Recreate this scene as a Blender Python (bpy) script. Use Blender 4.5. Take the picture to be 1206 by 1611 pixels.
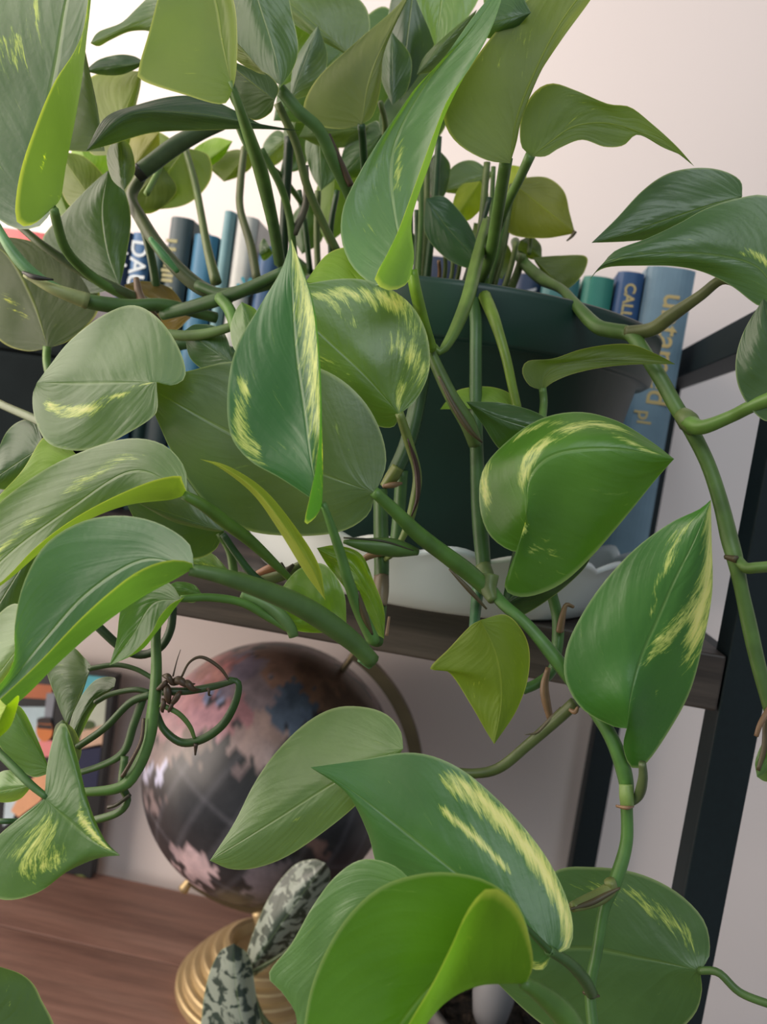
import bpy, bmesh, math, random
from mathutils import Vector, Matrix, noise

for o in list(bpy.data.objects): bpy.data.objects.remove(o, do_unlink=True)
SC = bpy.context.scene; COL = SC.collection
random.seed(7)

# ------------------------------------------------------------------ camera
H = 1.25                                   # eye height above the floor
YAW, PITCH, ROLL, F = 0.1082, 0.0831, 0.1483, 1238.2
CX, CY = 603.0, 805.5
fwd = Vector((-math.sin(YAW)*math.cos(PITCH), math.cos(YAW)*math.cos(PITCH), -math.sin(PITCH)))
r0 = Vector((math.cos(YAW), math.sin(YAW), 0)); u0 = r0.cross(fwd)
cr, sr = math.cos(ROLL), math.sin(ROLL)
RIGHT = r0*cr + u0*sr; UP = u0*cr - r0*sr
cam_d = bpy.data.cameras.new('camera'); cam = bpy.data.objects.new('camera', cam_d); COL.objects.link(cam)
m = Matrix((RIGHT, UP, -fwd)).transposed().to_4x4(); m.translation = (0, 0, H); cam.matrix_world = m
cam_d.sensor_fit = 'VERTICAL'; cam_d.sensor_height = 36; cam_d.lens = 36*F/1611
cam_d.clip_start = 0.01
cam_d.dof.use_dof = True; cam_d.dof.focus_distance = 0.29; cam_d.dof.aperture_fstop = 12
SC.camera = cam

def at(x, y, Y):
    """world point on the sight line of a pixel, Y metres into the room"""
    d = fwd + RIGHT*((x-CX)/F) - UP*((y-CY)/F)
    return d*(Y/d.y) + Vector((0, 0, H))

# ------------------------------------------------------------------ light
SC.view_settings.view_transform = 'Standard'; SC.view_settings.look = 'None'
SC.view_settings.gamma = 1; SC.view_settings.use_curve_mapping = False
SC.view_settings.exposure = 0.0
W = bpy.data.worlds.new('world'); SC.world = W; W.use_nodes = True
bg = W.node_tree.nodes['Background']; bg.inputs[0].default_value = (0.86, 0.92, 1.0, 1); bg.inputs[1].default_value = 0.32
def area(name, loc, target, sx, sy, power, col):
    d = bpy.data.lights.new(name, 'AREA'); d.shape = 'RECTANGLE'; d.size = sx; d.size_y = sy; d.energy = power; d.color = col
    o = bpy.data.objects.new(name, d); COL.objects.link(o); o.location = loc
    o.rotation_euler = (Vector(target)-Vector(loc)).to_track_quat('-Z', 'Y').to_euler(); return o
area('window_light', (-0.95, -0.05, H+0.22), (0.0, 0.50, H-0.05), 0.7, 1.2, 15, (1.0, 0.86, 0.75))
area('wall_side_window_light', (-0.78, 0.42, H+0.0), (0.1, 0.60, H-0.10), 0.36, 1.2, 5.5, (1.0, 0.85, 0.72))
area('front_fill_light', (0.15, -1.7, H+1.5), (0.0, 0.4, H), 1.3, 0.9, 19, (0.86, 0.94, 1.0))  # cool fill added behind the camera to brighten saucer and leaf fronts

# ------------------------------------------------------------------ materials
def mat(name):
    m = bpy.data.materials.new(name); m.use_nodes = True
    nt = m.node_tree; b = nt.nodes['Principled BSDF']; return m, nt, b
def N(nt, t, **k):
    n = nt.nodes.new(t)
    for a, v in k.items():
        if a.startswith('i_'): n.inputs[a[2:].replace('_', ' ')].default_value = v
        else: setattr(n, a, v)
    return n
def noise_n(nt, scale, vec=None, detail=3, rough=.5, dist=0):
    n = N(nt, 'ShaderNodeTexNoise'); n.inputs['Scale'].default_value = scale; n.inputs['Detail'].default_value = detail
    n.inputs['Roughness'].default_value = rough; n.inputs['Distortion'].default_value = dist
    if vec is not None: nt.links.new(vec, n.inputs['Vector'])
    return n
def ramp(nt, fac, stops):
    r = N(nt, 'ShaderNodeValToRGB'); nt.links.new(fac, r.inputs[0]); e = r.color_ramp.elements
    while len(e) < len(stops): e.new(.5)
    for k, (p, c) in enumerate(stops): e[k].position = p; e[k].color = tuple(c)+(1,) if len(c) == 3 else c
    return r
def mix(nt, a, b, f, mode='MIX'):
    n = N(nt, 'ShaderNodeMix', data_type='RGBA', blend_type=mode)
    for s, v in ((6, a), (7, b), (0, f)):
        if hasattr(v, 'is_linked') or hasattr(v, 'links'): nt.links.new(v, n.inputs[s])
        else: n.inputs[s].default_value = v
    return n.outputs[2]
def math_n(nt, op, a, b=0., c=0.):
    n = N(nt, 'ShaderNodeMath', operation=op)
    for s, v in enumerate((a, b, c)):
        if hasattr(v, 'links'): nt.links.new(v, n.inputs[s])
        else: n.inputs[s].default_value = v
    return n.outputs[0]
def bump(nt, b, h, strength, dist=.001):
    n = N(nt, 'ShaderNodeBump'); n.inputs['Strength'].default_value = strength; n.inputs['Distance'].default_value = dist
    nt.links.new(h, n.inputs['Height']); nt.links.new(n.outputs[0], b.inputs['Normal']); return n

def simple(name, col, rough=.5, metal=0., var=.12, scale=60, bmp=.15, spec=.5):
    m, nt, b = mat(name); tc = N(nt, 'ShaderNodeTexCoord')
    n = noise_n(nt, scale, tc.outputs['Object'])
    lo = tuple(c*(1-var) for c in col); hi = tuple(min(1, c*(1+var)) for c in col)
    r = ramp(nt, n.outputs[0], [(.3, lo), (.7, hi)])
    nt.links.new(r.outputs[0], b.inputs['Base Color'])
    b.inputs['Roughness'].default_value = rough; b.inputs['Metallic'].default_value = metal
    b.inputs['Specular IOR Level'].default_value = spec
    bump(nt, b, n.outputs[0], bmp, .0005); return m

def leaf_material(name, silver=False):
    m, nt, b = mat(name); L = nt.links
    uv = N(nt, 'ShaderNodeUVMap', uv_map='blade'); sep = N(nt, 'ShaderNodeSeparateXYZ'); L.new(uv.outputs[0], sep.inputs[0])
    u, v = sep.outputs[0], sep.outputs[1]
    oi = N(nt, 'ShaderNodeObjectInfo'); tc = N(nt, 'ShaderNodeTexCoord')
    at_ = N(nt, 'ShaderNodeAttribute', attribute_name='variegation_and_glare')
    au = math_n(nt, 'ABSOLUTE', u)
    # streak coordinate follows the side veins: v - .35|u|
    sv = math_n(nt, 'SUBTRACT', v, math_n(nt, 'MULTIPLY', au, .55))
    comb = N(nt, 'ShaderNodeCombineXYZ'); L.new(math_n(nt, 'MULTIPLY', u, 1.2), comb.inputs[0]); L.new(math_n(nt, 'MULTIPLY', sv, 7.), comb.inputs[1])
    L.new(math_n(nt, 'MULTIPLY', oi.outputs['Random'], 30.), comb.inputs[2])
    st = noise_n(nt, 3.2, comb.outputs[0], 5, .65, .4)
    und_ = noise_n(nt, 1.5, comb.outputs[0], 2, .5, .3); st2 = noise_n(nt, 9., comb.outputs[0], 4, .7, .8)
    fine = noise_n(nt, 420, tc.outputs['Object'], 2)
    soft = noise_n(nt, 28, tc.outputs['Object'], 3)
    base = oi.outputs['Color']
    tone = ramp(nt, soft.outputs[0], [(.3, (.82, .84, .80)), (.7, (1.18, 1.14, 1.15))])
    c = mix(nt, base, tone.outputs[0], 1., 'MULTIPLY')
    if silver:
        sp = ramp(nt, noise_n(nt, 115, tc.outputs['Object'], 4, .55, .8).outputs[0], [(.46, (0, 0, 0)), (.51, (1, 1, 1))])
        c = mix(nt, c, (.27, .32, .27, 1), sp.outputs[0])
    else:
        fl = ramp(nt, st.outputs[0], [(.66, (0, 0, 0)), (.74, (1, 1, 1))])
        c = mix(nt, c, (.34, .50, .13, 1), math_n(nt, 'MULTIPLY', fl.outputs[0], .35))
        vm = math_n(nt, 'MULTIPLY', at_.outputs['Fac'], 1.35)
        nn = math_n(nt, 'ADD', math_n(nt, 'MULTIPLY', st.outputs[0], 1.7), math_n(nt, 'MULTIPLY', st2.outputs[0], 1.3))
        vm = math_n(nt, 'SUBTRACT', math_n(nt, 'ADD', vm, nn), 2.22)
        vm = math_n(nt, 'MULTIPLY', vm, math_n(nt, 'MINIMUM', math_n(nt, 'MULTIPLY', at_.outputs['Fac'], 6.), 1.))
        halo = ramp(nt, math_n(nt, 'ADD', vm, math_n(nt, 'MULTIPLY', at_.outputs['Fac'], .30)), [(.05, (0, 0, 0)), (.45, (1, 1, 1))])
        c = mix(nt, c, (.155, .330, .035, 1), math_n(nt, 'MULTIPLY', halo.outputs[0], .75))
        vm = ramp(nt, vm, [(0., (0, 0, 0)), (.25, (.5, .5, .5)), (.6, (1, 1, 1))])
        vcol = mix(nt, (.40, .60, .06, 1), (.85, .86, .38, 1), at_.outputs['Fac'])
        c = mix(nt, c, vcol, vm.outputs[0])
    # midrib, and a pale margin that paints in the rim highlight
    rib = ramp(nt, au, [(0., (1, 1, 1)), (.035, (0, 0, 0))])
    c = mix(nt, c, (.30, .46, .16, 1), math_n(nt, 'MULTIPLY', rib.outputs[0], .22))
    mar = ramp(nt, au, [(.955, (0, 0, 0)), (1., (1, 1, 1))])
    c = mix(nt, c, (.50, .62, .36, 1), math_n(nt, 'MULTIPLY', mar.outputs[0], .4))
    # underside: lighter, yellower
    geo = N(nt, 'ShaderNodeNewGeometry')
    und = mix(nt, c, (1.75, 1.32, .58, 1), 1., 'MULTIPLY')
    cc = mix(nt, c, und, geo.outputs['Backfacing'])
    L.new(cc, b.inputs['Base Color'])
    rg = math_n(nt, 'ADD', math_n(nt, 'MULTIPLY', geo.outputs['Backfacing'], .18), .30)
    rg = math_n(nt, 'ADD', rg, math_n(nt, 'MULTIPLY', soft.outputs[0], .16)); L.new(rg, b.inputs['Roughness'])
    b.inputs['Specular IOR Level'].default_value = .8
    # veins
    vein = math_n(nt, 'SINE', math_n(nt, 'MULTIPLY', sv, 62.))
    h = math_n(nt, 'ADD', math_n(nt, 'MULTIPLY', vein, .025), math_n(nt, 'ADD', math_n(nt, 'MULTIPLY', st.outputs[0], .05), math_n(nt, 'MULTIPLY', und_.outputs[0], .55)))
    h = math_n(nt, 'ADD', h, math_n(nt, 'MULTIPLY', fine.outputs[0], .16))
    h = math_n(nt, 'SUBTRACT', h, math_n(nt, 'MULTIPLY', rib.outputs[0], .5))
    bn = bump(nt, b, h, .45, .0012)
    tr = N(nt, 'ShaderNodeBsdfTranslucent'); tcx = mix(nt, c, (2.4, 2.25, .35, 1), 1., 'MULTIPLY'); L.new(tcx, tr.inputs[0]); L.new(bn.outputs[0], tr.inputs[1])
    ms = N(nt, 'ShaderNodeMixShader'); ms.inputs[0].default_value = .12 if silver else .36
    L.new(b.outputs[0], ms.inputs[1]); L.new(tr.outputs[0], ms.inputs[2])
    L.new(ms.outputs[0], nt.nodes['Material Output'].inputs[0]); return m

def stem_material():
    m, nt, b = mat('stem skin'); L = nt.links
    oi = N(nt, 'ShaderNodeObjectInfo'); tc = N(nt, 'ShaderNodeTexCoord')
    n = noise_n(nt, 90, tc.outputs['Object'], 4); r = ramp(nt, n.outputs[0], [(.3, (.75, .75, .75)), (.7, (1.2, 1.2, 1.2))])
    c = mix(nt, oi.outputs['Color'], r.outputs[0], 1., 'MULTIPLY'); L.new(c, b.inputs['Base Color'])
    b.inputs['Roughness'].default_value = .45; b.inputs['Subsurface Weight'].default_value = .0
    bump(nt, b, n.outputs[0], .3, .0006); return m

M = {}
M['leaf'] = leaf_material('pothos leaf'); M['silver'] = leaf_material('satin leaf', True); M['stem'] = stem_material()
M['pot'] = simple('dark green plastic', (.010, .040, .030), .42, var=.25, scale=14, bmp=.1)
M['saucer'] = simple('white glazed ceramic', (.62, .66, .66), .35, var=.04, scale=20, bmp=.05)
M['metal'] = simple('black powder coated steel', (.006, .013, .016), .5, var=.1, scale=300, bmp=.08, spec=.3)
M['brass'] = simple('brushed antique brass', (.52, .40, .22), .50, .75, var=.12, scale=40, bmp=.1)
M['bronze'] = simple('dark bronze', (.14, .11, .06), .4, .7, var=.15, scale=40, bmp=.1)
M['paper'] = simple('book paper', (.70, .66, .58), .8, var=.1, scale=300, bmp=.3)
M['grey'] = simple('grey matte plastic', (.20, .20, .21), .55, var=.06, scale=20)
M['charcoal'] = simple('charcoal plastic', (.010, .014, .015), .95, var=.2, scale=20, spec=.1)
M['terracotta'] = simple('dark grey pot clay', (.10, .095, .09), .7, var=.15, scale=40)
M['dry'] = simple('dried brown sheath', (.22, .12, .065), .75, var=.35, scale=160, bmp=.6)

def wood(name, c1, c2, c3, sc=1.):
    m, nt, b = mat(name); L = nt.links; tc = N(nt, 'ShaderNodeTexCoord'); mp = N(nt, 'ShaderNodeMapping')
    mp.inputs['Scale'].default_value = (2.2*sc, 26*sc, 34*sc); L.new(tc.outputs['Object'], mp.inputs[0])
    n = noise_n(nt, 1.7, mp.outputs[0], 8, .62, .5); n2 = noise_n(nt, 6., mp.outputs[0], 5, .7)
    r = ramp(nt, n.outputs[0], [(.32, c1), (.5, c2), (.68, c3)])
    g = ramp(nt, n2.outputs[0], [(.35, (.62, .62, .62)), (.6, (1.1, 1.1, 1.1))])
    L.new(mix(nt, r.outputs[0], g.outputs[0], .8, 'MULTIPLY'), b.inputs['Base Color']); b.inputs['Roughness'].default_value = .5
    bump(nt, b, n2.outputs[0], .25, .0006); return m
M['backlit_wood'] = wood('dark grey brown wood', (.016, .012, .010), (.042, .031, .026), (.078, .060, .050))  # same bookcase wood as the lower planks, backlit shade put into the colour
M['windowlit'] = wood('warm walnut wood', (.135, .067, .050), (.225, .120, .090), (.300, .172, .132), .55)  # the same bookcase wood, window light put into the colour
def wall_mat():
    m, nt, b = mat('painted plaster'); tc = N(nt, 'ShaderNodeTexCoord')
    n = noise_n(nt, 260, tc.outputs['Object'], 3); n2 = noise_n(nt, 3, tc.outputs['Object'], 2)
    r = ramp(nt, n2.outputs[0], [(.3, (.80, .715, .685)), (.7, (.83, .745, .715))]); nt.links.new(r.outputs[0], b.inputs['Base Color'])
    b.inputs['Roughness'].default_value = .85; bump(nt, b, n.outputs[0], .12, .0006); return m
M['wall'] = wall_mat()
M['floor'] = wood('floor boards', (.16, .10, .06), (.25, .16, .10), (.33, .22, .14), .3)
def soil_mat():
    m, nt, b = mat('potting soil'); tc = N(nt, 'ShaderNodeTexCoord'); n = noise_n(nt, 190, tc.outputs['Object'], 6, .7)
    r = ramp(nt, n.outputs[0], [(.42, (.008, .006, .004)), (.58, (.035, .022, .013)), (.72, (.12, .075, .045))]); nt.links.new(r.outputs[0], b.inputs['Base Color'])
    b.inputs['Roughness'].default_value = .9; bump(nt, b, n.outputs[0], 1., .004); return m
M['soil'] = soil_mat()
def flat(col, rough=.5):
    k = 'flat %.3f %.3f %.3f' % tuple(col)
    if k not in M: M[k] = simple(k, col, rough, var=.06, scale=80, bmp=.1)
    return M[k]

# ------------------------------------------------------------------ object helpers
def link(name, me, material, parent=None):
    me.name = name; o = bpy.data.objects.new(name, me); COL.objects.link(o)
    if material: me.materials.append(material)
    if parent is not None: o.parent = parent
    return o
def origin(parent):
    p = Vector((0, 0, 0))
    while parent is not None: p += parent.location; parent = parent.parent
    return p
def from_verts(name, vs, fs, material, parent=None, smooth=True):
    o0 = origin(parent); me = bpy.data.meshes.new(name); me.from_pydata([tuple(Vector(v)-o0) for v in vs], [], fs); me.validate(); me.update()
    if smooth: me.polygons.foreach_set('use_smooth', [True]*len(me.polygons))
    return link(name, me, material, parent)
def from_bm(name, bm, material, parent=None, smooth=False):
    bmesh.ops.translate(bm, verts=bm.verts, vec=-origin(parent)); me = bpy.data.meshes.new(name); bm.to_mesh(me); bm.free()
    if smooth: me.polygons.foreach_set('use_smooth', [True]*len(me.polygons))
    return link(name, me, material, parent)
def box_bm(x0, x1, y0, y1, z0, z1, bev=0., bm=None, segs=2):
    b2 = bmesh.new(); bmesh.ops.create_cube(b2, size=1)
    for v in b2.verts: v.co = Vector(((x0+x1)/2+v.co.x*(x1-x0), (y0+y1)/2+v.co.y*(y1-y0), (z0+z1)/2+v.co.z*(z1-z0)))
    if bev: bmesh.ops.bevel(b2, geom=b2.edges[:], offset=bev, segments=segs, affect='EDGES', profile=.5)
    if bm is None: return b2
    me = bpy.data.meshes.new('t'); b2.to_mesh(me); b2.free(); bm.from_mesh(me); bpy.data.meshes.remove(me); return bm
def box(name, x0, x1, y0, y1, z0, z1, material, parent=None, bev=.001):
    return from_bm(name, box_bm(x0, x1, y0, y1, z0, z1, bev), material, parent)
def tag(o, label, cat=None, group=None, kind=None):
    if label: o['label'] = label
    if cat: o['category'] = cat
    if group: o['group'] = group
    if kind: o['kind'] = kind
    return o
def empty(name, loc, label, cat, group=None):
    o = bpy.data.objects.new(name, None); o.empty_display_size = .02; COL.objects.link(o); o.location = loc; return tag(o, label, cat, group)
def lathe(name, prof, c, material, parent=None, seg=96, wave=None, close=False):
    vs, fs = [], []
    n = len(prof)
    for k in range(seg):
        a = 2*math.pi*k/seg
        for i, (r, z) in enumerate(prof):
            rr, zz = (r, z) if wave is None else wave(i, a, r, z)
            vs.append((c[0]+rr*math.cos(a), c[1]+rr*math.sin(a), c[2]+zz))
    for k in range(seg):
        k2 = (k+1) % seg
        for i in range(n-1): fs.append((k*n+i, k2*n+i, k2*n+i+1, k*n+i+1))
        if close: fs.append((k*n+n-1, k2*n+n-1, k2*n, k*n))
    return from_verts(name, vs, fs, material, parent)

def cr_spline(P, n):
    """n points along a Catmull-Rom spline through P, even in chord length"""
    P = [Vector(p) for p in P]
    if len(P) == 2: return [P[0].lerp(P[1], i/(n-1)) for i in range(n)]
    Q = [P[0]*2-P[1]]+P+[P[-1]*2-P[-2]]
    dense = []
    for i in range(1, len(Q)-2):
        for k in range(12):
            t = k/12; a, b, c, d = Q[i-1], Q[i], Q[i+1], Q[i+2]
            dense.append(.5*((2*b)+(c-a)*t+(2*a-5*b+4*c-d)*t*t+(3*b-a-3*c+d)*t**3))
    dense.append(P[-1])
    s = [0.]
    for a, b in zip(dense, dense[1:]): s.append(s[-1]+(b-a).length)
    out, j = [], 0
    for i in range(n):
        q = s[-1]*i/(n-1)
        while j < len(s)-2 and s[j+1] < q: j += 1
        t = 0 if s[j+1] == s[j] else (q-s[j])/(s[j+1]-s[j]); out.append(dense[j].lerp(dense[j+1], min(1, t)))
    return out

def tube_pts(name, P, R, material, parent=None, color=None, seg=10, groove=0., cap=True, dens=None):
    n = dens or max(6, 6*(len(P)-1)+1)
    C = cr_spline(P, n); Rv = cr_spline([(r, 0, i) for i, r in enumerate(R)], n) if len(R) > 2 else [Vector((R[0]+(R[-1]-R[0])*i/(n-1), 0, 0)) for i in range(n)]
    vs, fs = [], []; nrm = None
    for i, c in enumerate(C):
        t = (C[min(i+1, n-1)]-C[max(i-1, 0)]).normalized()
        if nrm is None: nrm = t.orthogonal().normalized()
        nrm = (nrm-t*nrm.dot(t)).normalized(); b = t.cross(nrm)
        for k in range(seg):
            a = 2*math.pi*k/seg; r = abs(Rv[i].x)*(1-(groove if k == 0 else 0))
            vs.append(c+(nrm*math.cos(a)+b*math.sin(a))*r)
    for i in range(n-1):
        for k in range(seg): k2 = (k+1) % seg; fs.append((i*seg+k, i*seg+k2, (i+1)*seg+k2, (i+1)*seg+k))
    if cap: fs.append(tuple(range(seg))[::-1]); fs.append(tuple((n-1)*seg+k for k in range(seg)))
    o = from_verts(name, vs, fs, material, parent)
    if color: o.color = tuple(color)+(1,)
    return o

# ------------------------------------------------------------------ setting
Yw = .690
tag(box('wall_back', -1.6, 1.6, Yw, Yw+.05, 0, 2.5, M['wall'], bev=0), None, kind='structure')
tag(box('floor', -1.6, 1.6, -1.4, Yw, -.05, 0, M['floor'], bev=0), None, kind='structure')
tag(box('baseboard_back', -1.6, 1.6, Yw-.012, Yw, 0, .09, flat((.7, .68, .65)), bev=.002), None, kind='structure')

# ------------------------------------------------------------------ bookcase
ZT, ZB, ZD, ZR = H-.0736, H-.1007, H-.4276, H+.0984
XA, XB, Y0, Y1 = .1493, .1297, .380, .6524
XL = -.86
case = empty('bookcase', (XL/2+XA/2, .5, 0), 'black steel bookcase with dark wooden boards, carrying the potted pothos', 'bookcase')
for (xa, xb) in ((XB, XA), (XL, XL+.02)):
    box('front_post', xa, xb, Y0, Y0+.020, 0, ZR, M['metal'], case, .0008)
    box('rear_post', xa, xb, Y1, Y1+.020, 0, ZR, M['metal'], case, .0008)
    box('side_rail', xa, xb, Y0+.02, Y1, ZR-.020, ZR, M['metal'], case, .0006)
    for z in (ZB, ZD-.027): box('side_rail', xa+.001, xb-.001, Y0+.02, Y1, z, z+.020, M['metal'], case, .0006)
o = box('shelf_board', XL+.021, XB-.0007, Y0+.0004, Y1+.012, ZB, ZT, M['backlit_wood'], case, .0012); tag(o, 'upper board, backlit shade put into its dark grey brown')
for k in range(3):
    y0 = Y0+.0004+k*.096
    o = box('plank', XL+.021, XB-.0007, y0, y0+.0945, ZD-.026, ZD, M['windowlit'], case, .0012)
    tag(o, 'warm walnut brown lower board plank')
box('rear_rail', XL+.02, XB, Y1+.004, Y1+.018, ZR-.020, ZR-.002, M['metal'], case, .0006) if False else None

# ------------------------------------------------------------------ pot, saucer
PC = at(700, 715, .458); PC.z = ZT
px, py = PC.x, PC.y
def scal(i, a, r, z):
    k = max(0., (z-.012)/.02); f = abs(math.cos(a*11))
    return r*(1+.028*k*(f-.5))+.0, z+.0042*k*(f-.6)
sau_prof = [(.001, .0), (.093, .0), (.097, .002), (.101, .008), (.104, .014), (.1065, .019), (.109, .024), (.1115, .029), (.1130, .0305), (.1115, .0325), (.1075, .0285), (.1035, .019), (.0985, .0085), (.0945, .0055), (.001, .0055)]
sau = lathe('saucer', sau_prof, (px, py, ZT+.0003), M['saucer'], None, 176, scal)
tag(sau, 'white scalloped ceramic saucer under the dark green plastic pot', 'saucer')

plant = empty('potted_pothos', (px, py, ZT+.0062), 'large golden pothos trailing from a dark green plastic pot', 'plant')
ZRIM = H+.0765; hp = ZRIM-(ZT+.0062)
pot_prof = [(.001, 0.), (.074, 0.), (.0765, .002), (.0985, hp-.026), (.1035, hp-.0255), (.1055, hp-.024), (.1075, hp-.003), (.1075, hp-.001), (.1062, hp), (.1045, hp-.0005), (.1030, hp-.022), (.0970, hp-.024), (.0735, .004), (.001, .004)]
pot = lathe('pot', pot_prof, (px, py, ZT+.0062), M['pot'], plant, 96)
tag(pot, 'dark green plastic pot with a raised rim')
vs, fs = [(px, py, ZRIM-.018)], []
for k in range(40):
    a = 2*math.pi*k/40; vs.append((px+.1*math.cos(a), py+.1*math.sin(a), ZRIM-.02+.003*math.sin(5*a)))
for k in range(40): fs.append((0, 1+k, 1+(k+1) % 40))
from_verts('soil', vs, fs, M['soil'], plant)

# ------------------------------------------------------------------ leaves, petioles, vines
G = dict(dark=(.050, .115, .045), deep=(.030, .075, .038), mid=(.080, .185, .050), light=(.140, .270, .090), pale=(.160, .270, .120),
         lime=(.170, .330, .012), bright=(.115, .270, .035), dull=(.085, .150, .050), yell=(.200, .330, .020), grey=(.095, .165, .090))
def leaf(D, base, tip, A, B, mid=None, extra=None, up=True, col='mid', cup=.5, var=(), label=None, material='leaf', parent=None, tilt=0., wob=1., name='leaf', gro=.0006, sharp=.75):
    """a blade lofted over rails from base to tip; D = depth in cm, third coordinate = extra depth in cm"""
    parent = parent or plant
    bd = base[2] if len(base) > 2 else 0.; td = tip[2] if len(tip) > 2 else 0.
    def rail(pts, c):
        full = [tuple(base[:2])+(bd,)]; n = len(pts)
        for i, p in enumerate(pts):
            t = (i+1)/(n+1)
            d = p[2] if len(p) > 2 else bd+(td-bd)*t+c*math.sin(math.pi*t)**.6
            full.append((p[0], p[1], d))
        full.append(tuple(tip[:2])+(td,))
        k = tilt*D/27/100
        return [at(p[0], p[1], (D+p[2]-k*(1.27*(p[0]-base[0])+1.07*(p[1]-base[1])))/100) for p in full]
    if mid is None:
        mid = [(base[0]+(tip[0]-base[0])*t, base[1]+(tip[1]-base[1])*t) for t in (.33, .66)]
    rails = [rail(A, cup), rail(mid, 0.)]+[rail(e, 0.) for e in (extra or [])]+[rail(B, cup)]
    nr, nc = 40, 8
    S = [cr_spline(r, nr+1) for r in rails]; K = len(S)
    segn = [nc]+[max(3, nc//2+1)]*(K-2) if K > 3 else [nc, nc]
    vs, us = [], []; rowlen = None
    ph = random.random()*50
    for i in range(nr+1):
        row, ru = [], []
        v = i/nr
        P = [s[i] for s in S]; Q = [P[0]*2-P[1]]+P+[P[-1]*2-P[-2]]
        for j in range(K-1):
            n = segn[j]
            for k in range(n + (1 if j == K-2 else 0)):
                t = k/n; a, b, c, d = Q[j], Q[j+1], Q[j+2], Q[j+3]
                lin = b.lerp(c, t); cm = .5*((2*b)+(c-a)*t+(2*a-5*b+4*c-d)*t*t+(3*b-a-3*c+d)*t**3)
                p = lin.lerp(cm, sharp)
                uu = (-1+t) if j == 0 else (j-1+t)/(K-2)
                row.append(p); ru.append(uu)
        rowlen = len(row); vs += row; us += [(q, v) for q in ru]
    # gentle waviness and a shallow midrib channel, along the sight line
    for idx, p in enumerate(vs):
        uu, v = us[idx]; d = (p-cam.location).normalized(); w = math.sin(math.pi*min(1, max(0, v)))
        q = Vector((uu*1.6, v*4, ph)); vs[idx] = p+d*(noise.noise(q)*.0022*wob*w*abs(uu)**.5 + gro*math.exp(-(uu/.07)**2)*w*(1 if up else -1))
    fs = []
    for i in range(nr):
        for j in range(rowlen-1): fs.append((i*rowlen+j, i*rowlen+j+1, (i+1)*rowlen+j+1, (i+1)*rowlen+j))
    # which side faces the eye, measured on the first half blade
    s = 0.
    for i in range(4, nr-4, 3):
        a = vs[i*rowlen+1]; b = vs[i*rowlen+nc-1]; c = vs[(i+1)*rowlen+1]
        n = (b-a).cross(c-a); s += n.dot(cam.location-a)
    if (s > 0) != up: fs = [f[::-1] for f in fs]
    o0 = origin(parent); me = bpy.data.meshes.new(name); me.from_pydata([tuple(v-o0) for v in vs], [], fs); me.update()
    me.polygons.foreach_set('use_smooth', [True]*len(me.polygons))
    uvl = me.uv_layers.new(name='blade')
    for lp in me.loops: uvl.data[lp.index].uv = us[lp.vertex_index]
    at_ = me.attributes.new('variegation_and_glare', 'FLOAT', 'POINT')
    for k, (uu, v) in enumerate(us):
        f = 0.
        for (ua, va, ub, vb, w, s_) in var:
            dx, dy = ub-ua, vb-va; L2 = dx*dx+dy*dy*4+1e-9; t = max(0, min(1, ((uu-ua)*dx+(v-va)*dy*4)/L2))
            dd = math.hypot(uu-ua-dx*t, (v-va-dy*t)*2); f = max(f, s_*max(0., 1-dd/w)**.7)
        at_.data[k].value = f
    o = link(name, me, M[material], parent)
    g = G[col] if isinstance(col, str) else col; k = random.uniform(.92, 1.08)
    o.color = (g[0]*k, g[1]*k, g[2]*k, 1)
    if label: o['label'] = label
    return o

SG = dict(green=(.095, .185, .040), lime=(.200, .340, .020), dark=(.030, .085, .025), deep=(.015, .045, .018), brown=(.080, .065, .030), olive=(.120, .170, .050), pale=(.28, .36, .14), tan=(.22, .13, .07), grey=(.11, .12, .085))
def stem(P, w, col='green', parent=None, name='petiole', label=None, groove=.25):
    """P = (pixel x, pixel y, depth cm); w = width in pixels"""
    pts = [at(p[0], p[1], p[2]/100) for p in P]; ws = w if isinstance(w, (list, tuple)) else [w, w]
    if len(ws) == 2: ws = [ws[0]+(ws[1]-ws[0])*i/(len(P)-1) for i in range(len(P))]
    R = [q/2*p[2]/100/F for q, p in zip(ws, P)]
    o = tube_pts(name, pts, R, M['stem'], parent or plant, SG[col] if isinstance(col, str) else col, 10, groove)
    if label: o['label'] = label
    return o
exec_leaves = True

# --- top left
L = leaf(30, (85, 325), (150, -120), [(60, 357), (8, 352), (-60, 280), (-110, 120), (-60, -30), (40, -110)],
     [(50, 354, -1), (25, 345, -1.9), (31, 275, -2), (56, 198, -1.8), (85, 130, -1.4), (120, 75, -.8), (136, 20, -.3)],
     [(72, 310, 1), (62, 250, 1.2), (72, 180, 1.2), (88, 100, 1), (105, 0, .6), (125, -60, .3)],
     [[(96, 310, .4), (104, 260, .7), (118, 190, .8), (131, 110, .8), (139, 30, .6), (146, -50, .2)]], col=(.062, .135, .072), var=[(-.35, .55, -.3, .8, .2, .55), (.85, .62, .95, .75, .2, .6), (.8, .24, .8, .27, .08, .6), (-.6, .5, -.5, .6, .15, .6)], label='large leaf whose right half curls over to show its lime underside', tilt=0.2)
stem([(84, 328, 30), (100, 385, 31.5), (128, 420, 33), (165, 448, 34), (210, 470, 35)], [16, 18], 'green', L)
leaf(34, (165, 238), (125, 40), [(120, 238), (88, 230), (84, 195), (95, 150), (108, 95)], [(150, 215), (141, 160), (135, 110)], col='grey')
leaf(37, (228, 98), (133, 112), [(210, 88), (185, 86), (155, 94)], [(215, 108), (190, 118), (160, 118)], col='deep')
leaf(38, (170, 245), (222, 112), [(140, 238), (131, 180), (138, 125), (185, 112)], [(200, 235), (212, 175), (221, 135)], up=False, col='dull')
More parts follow.
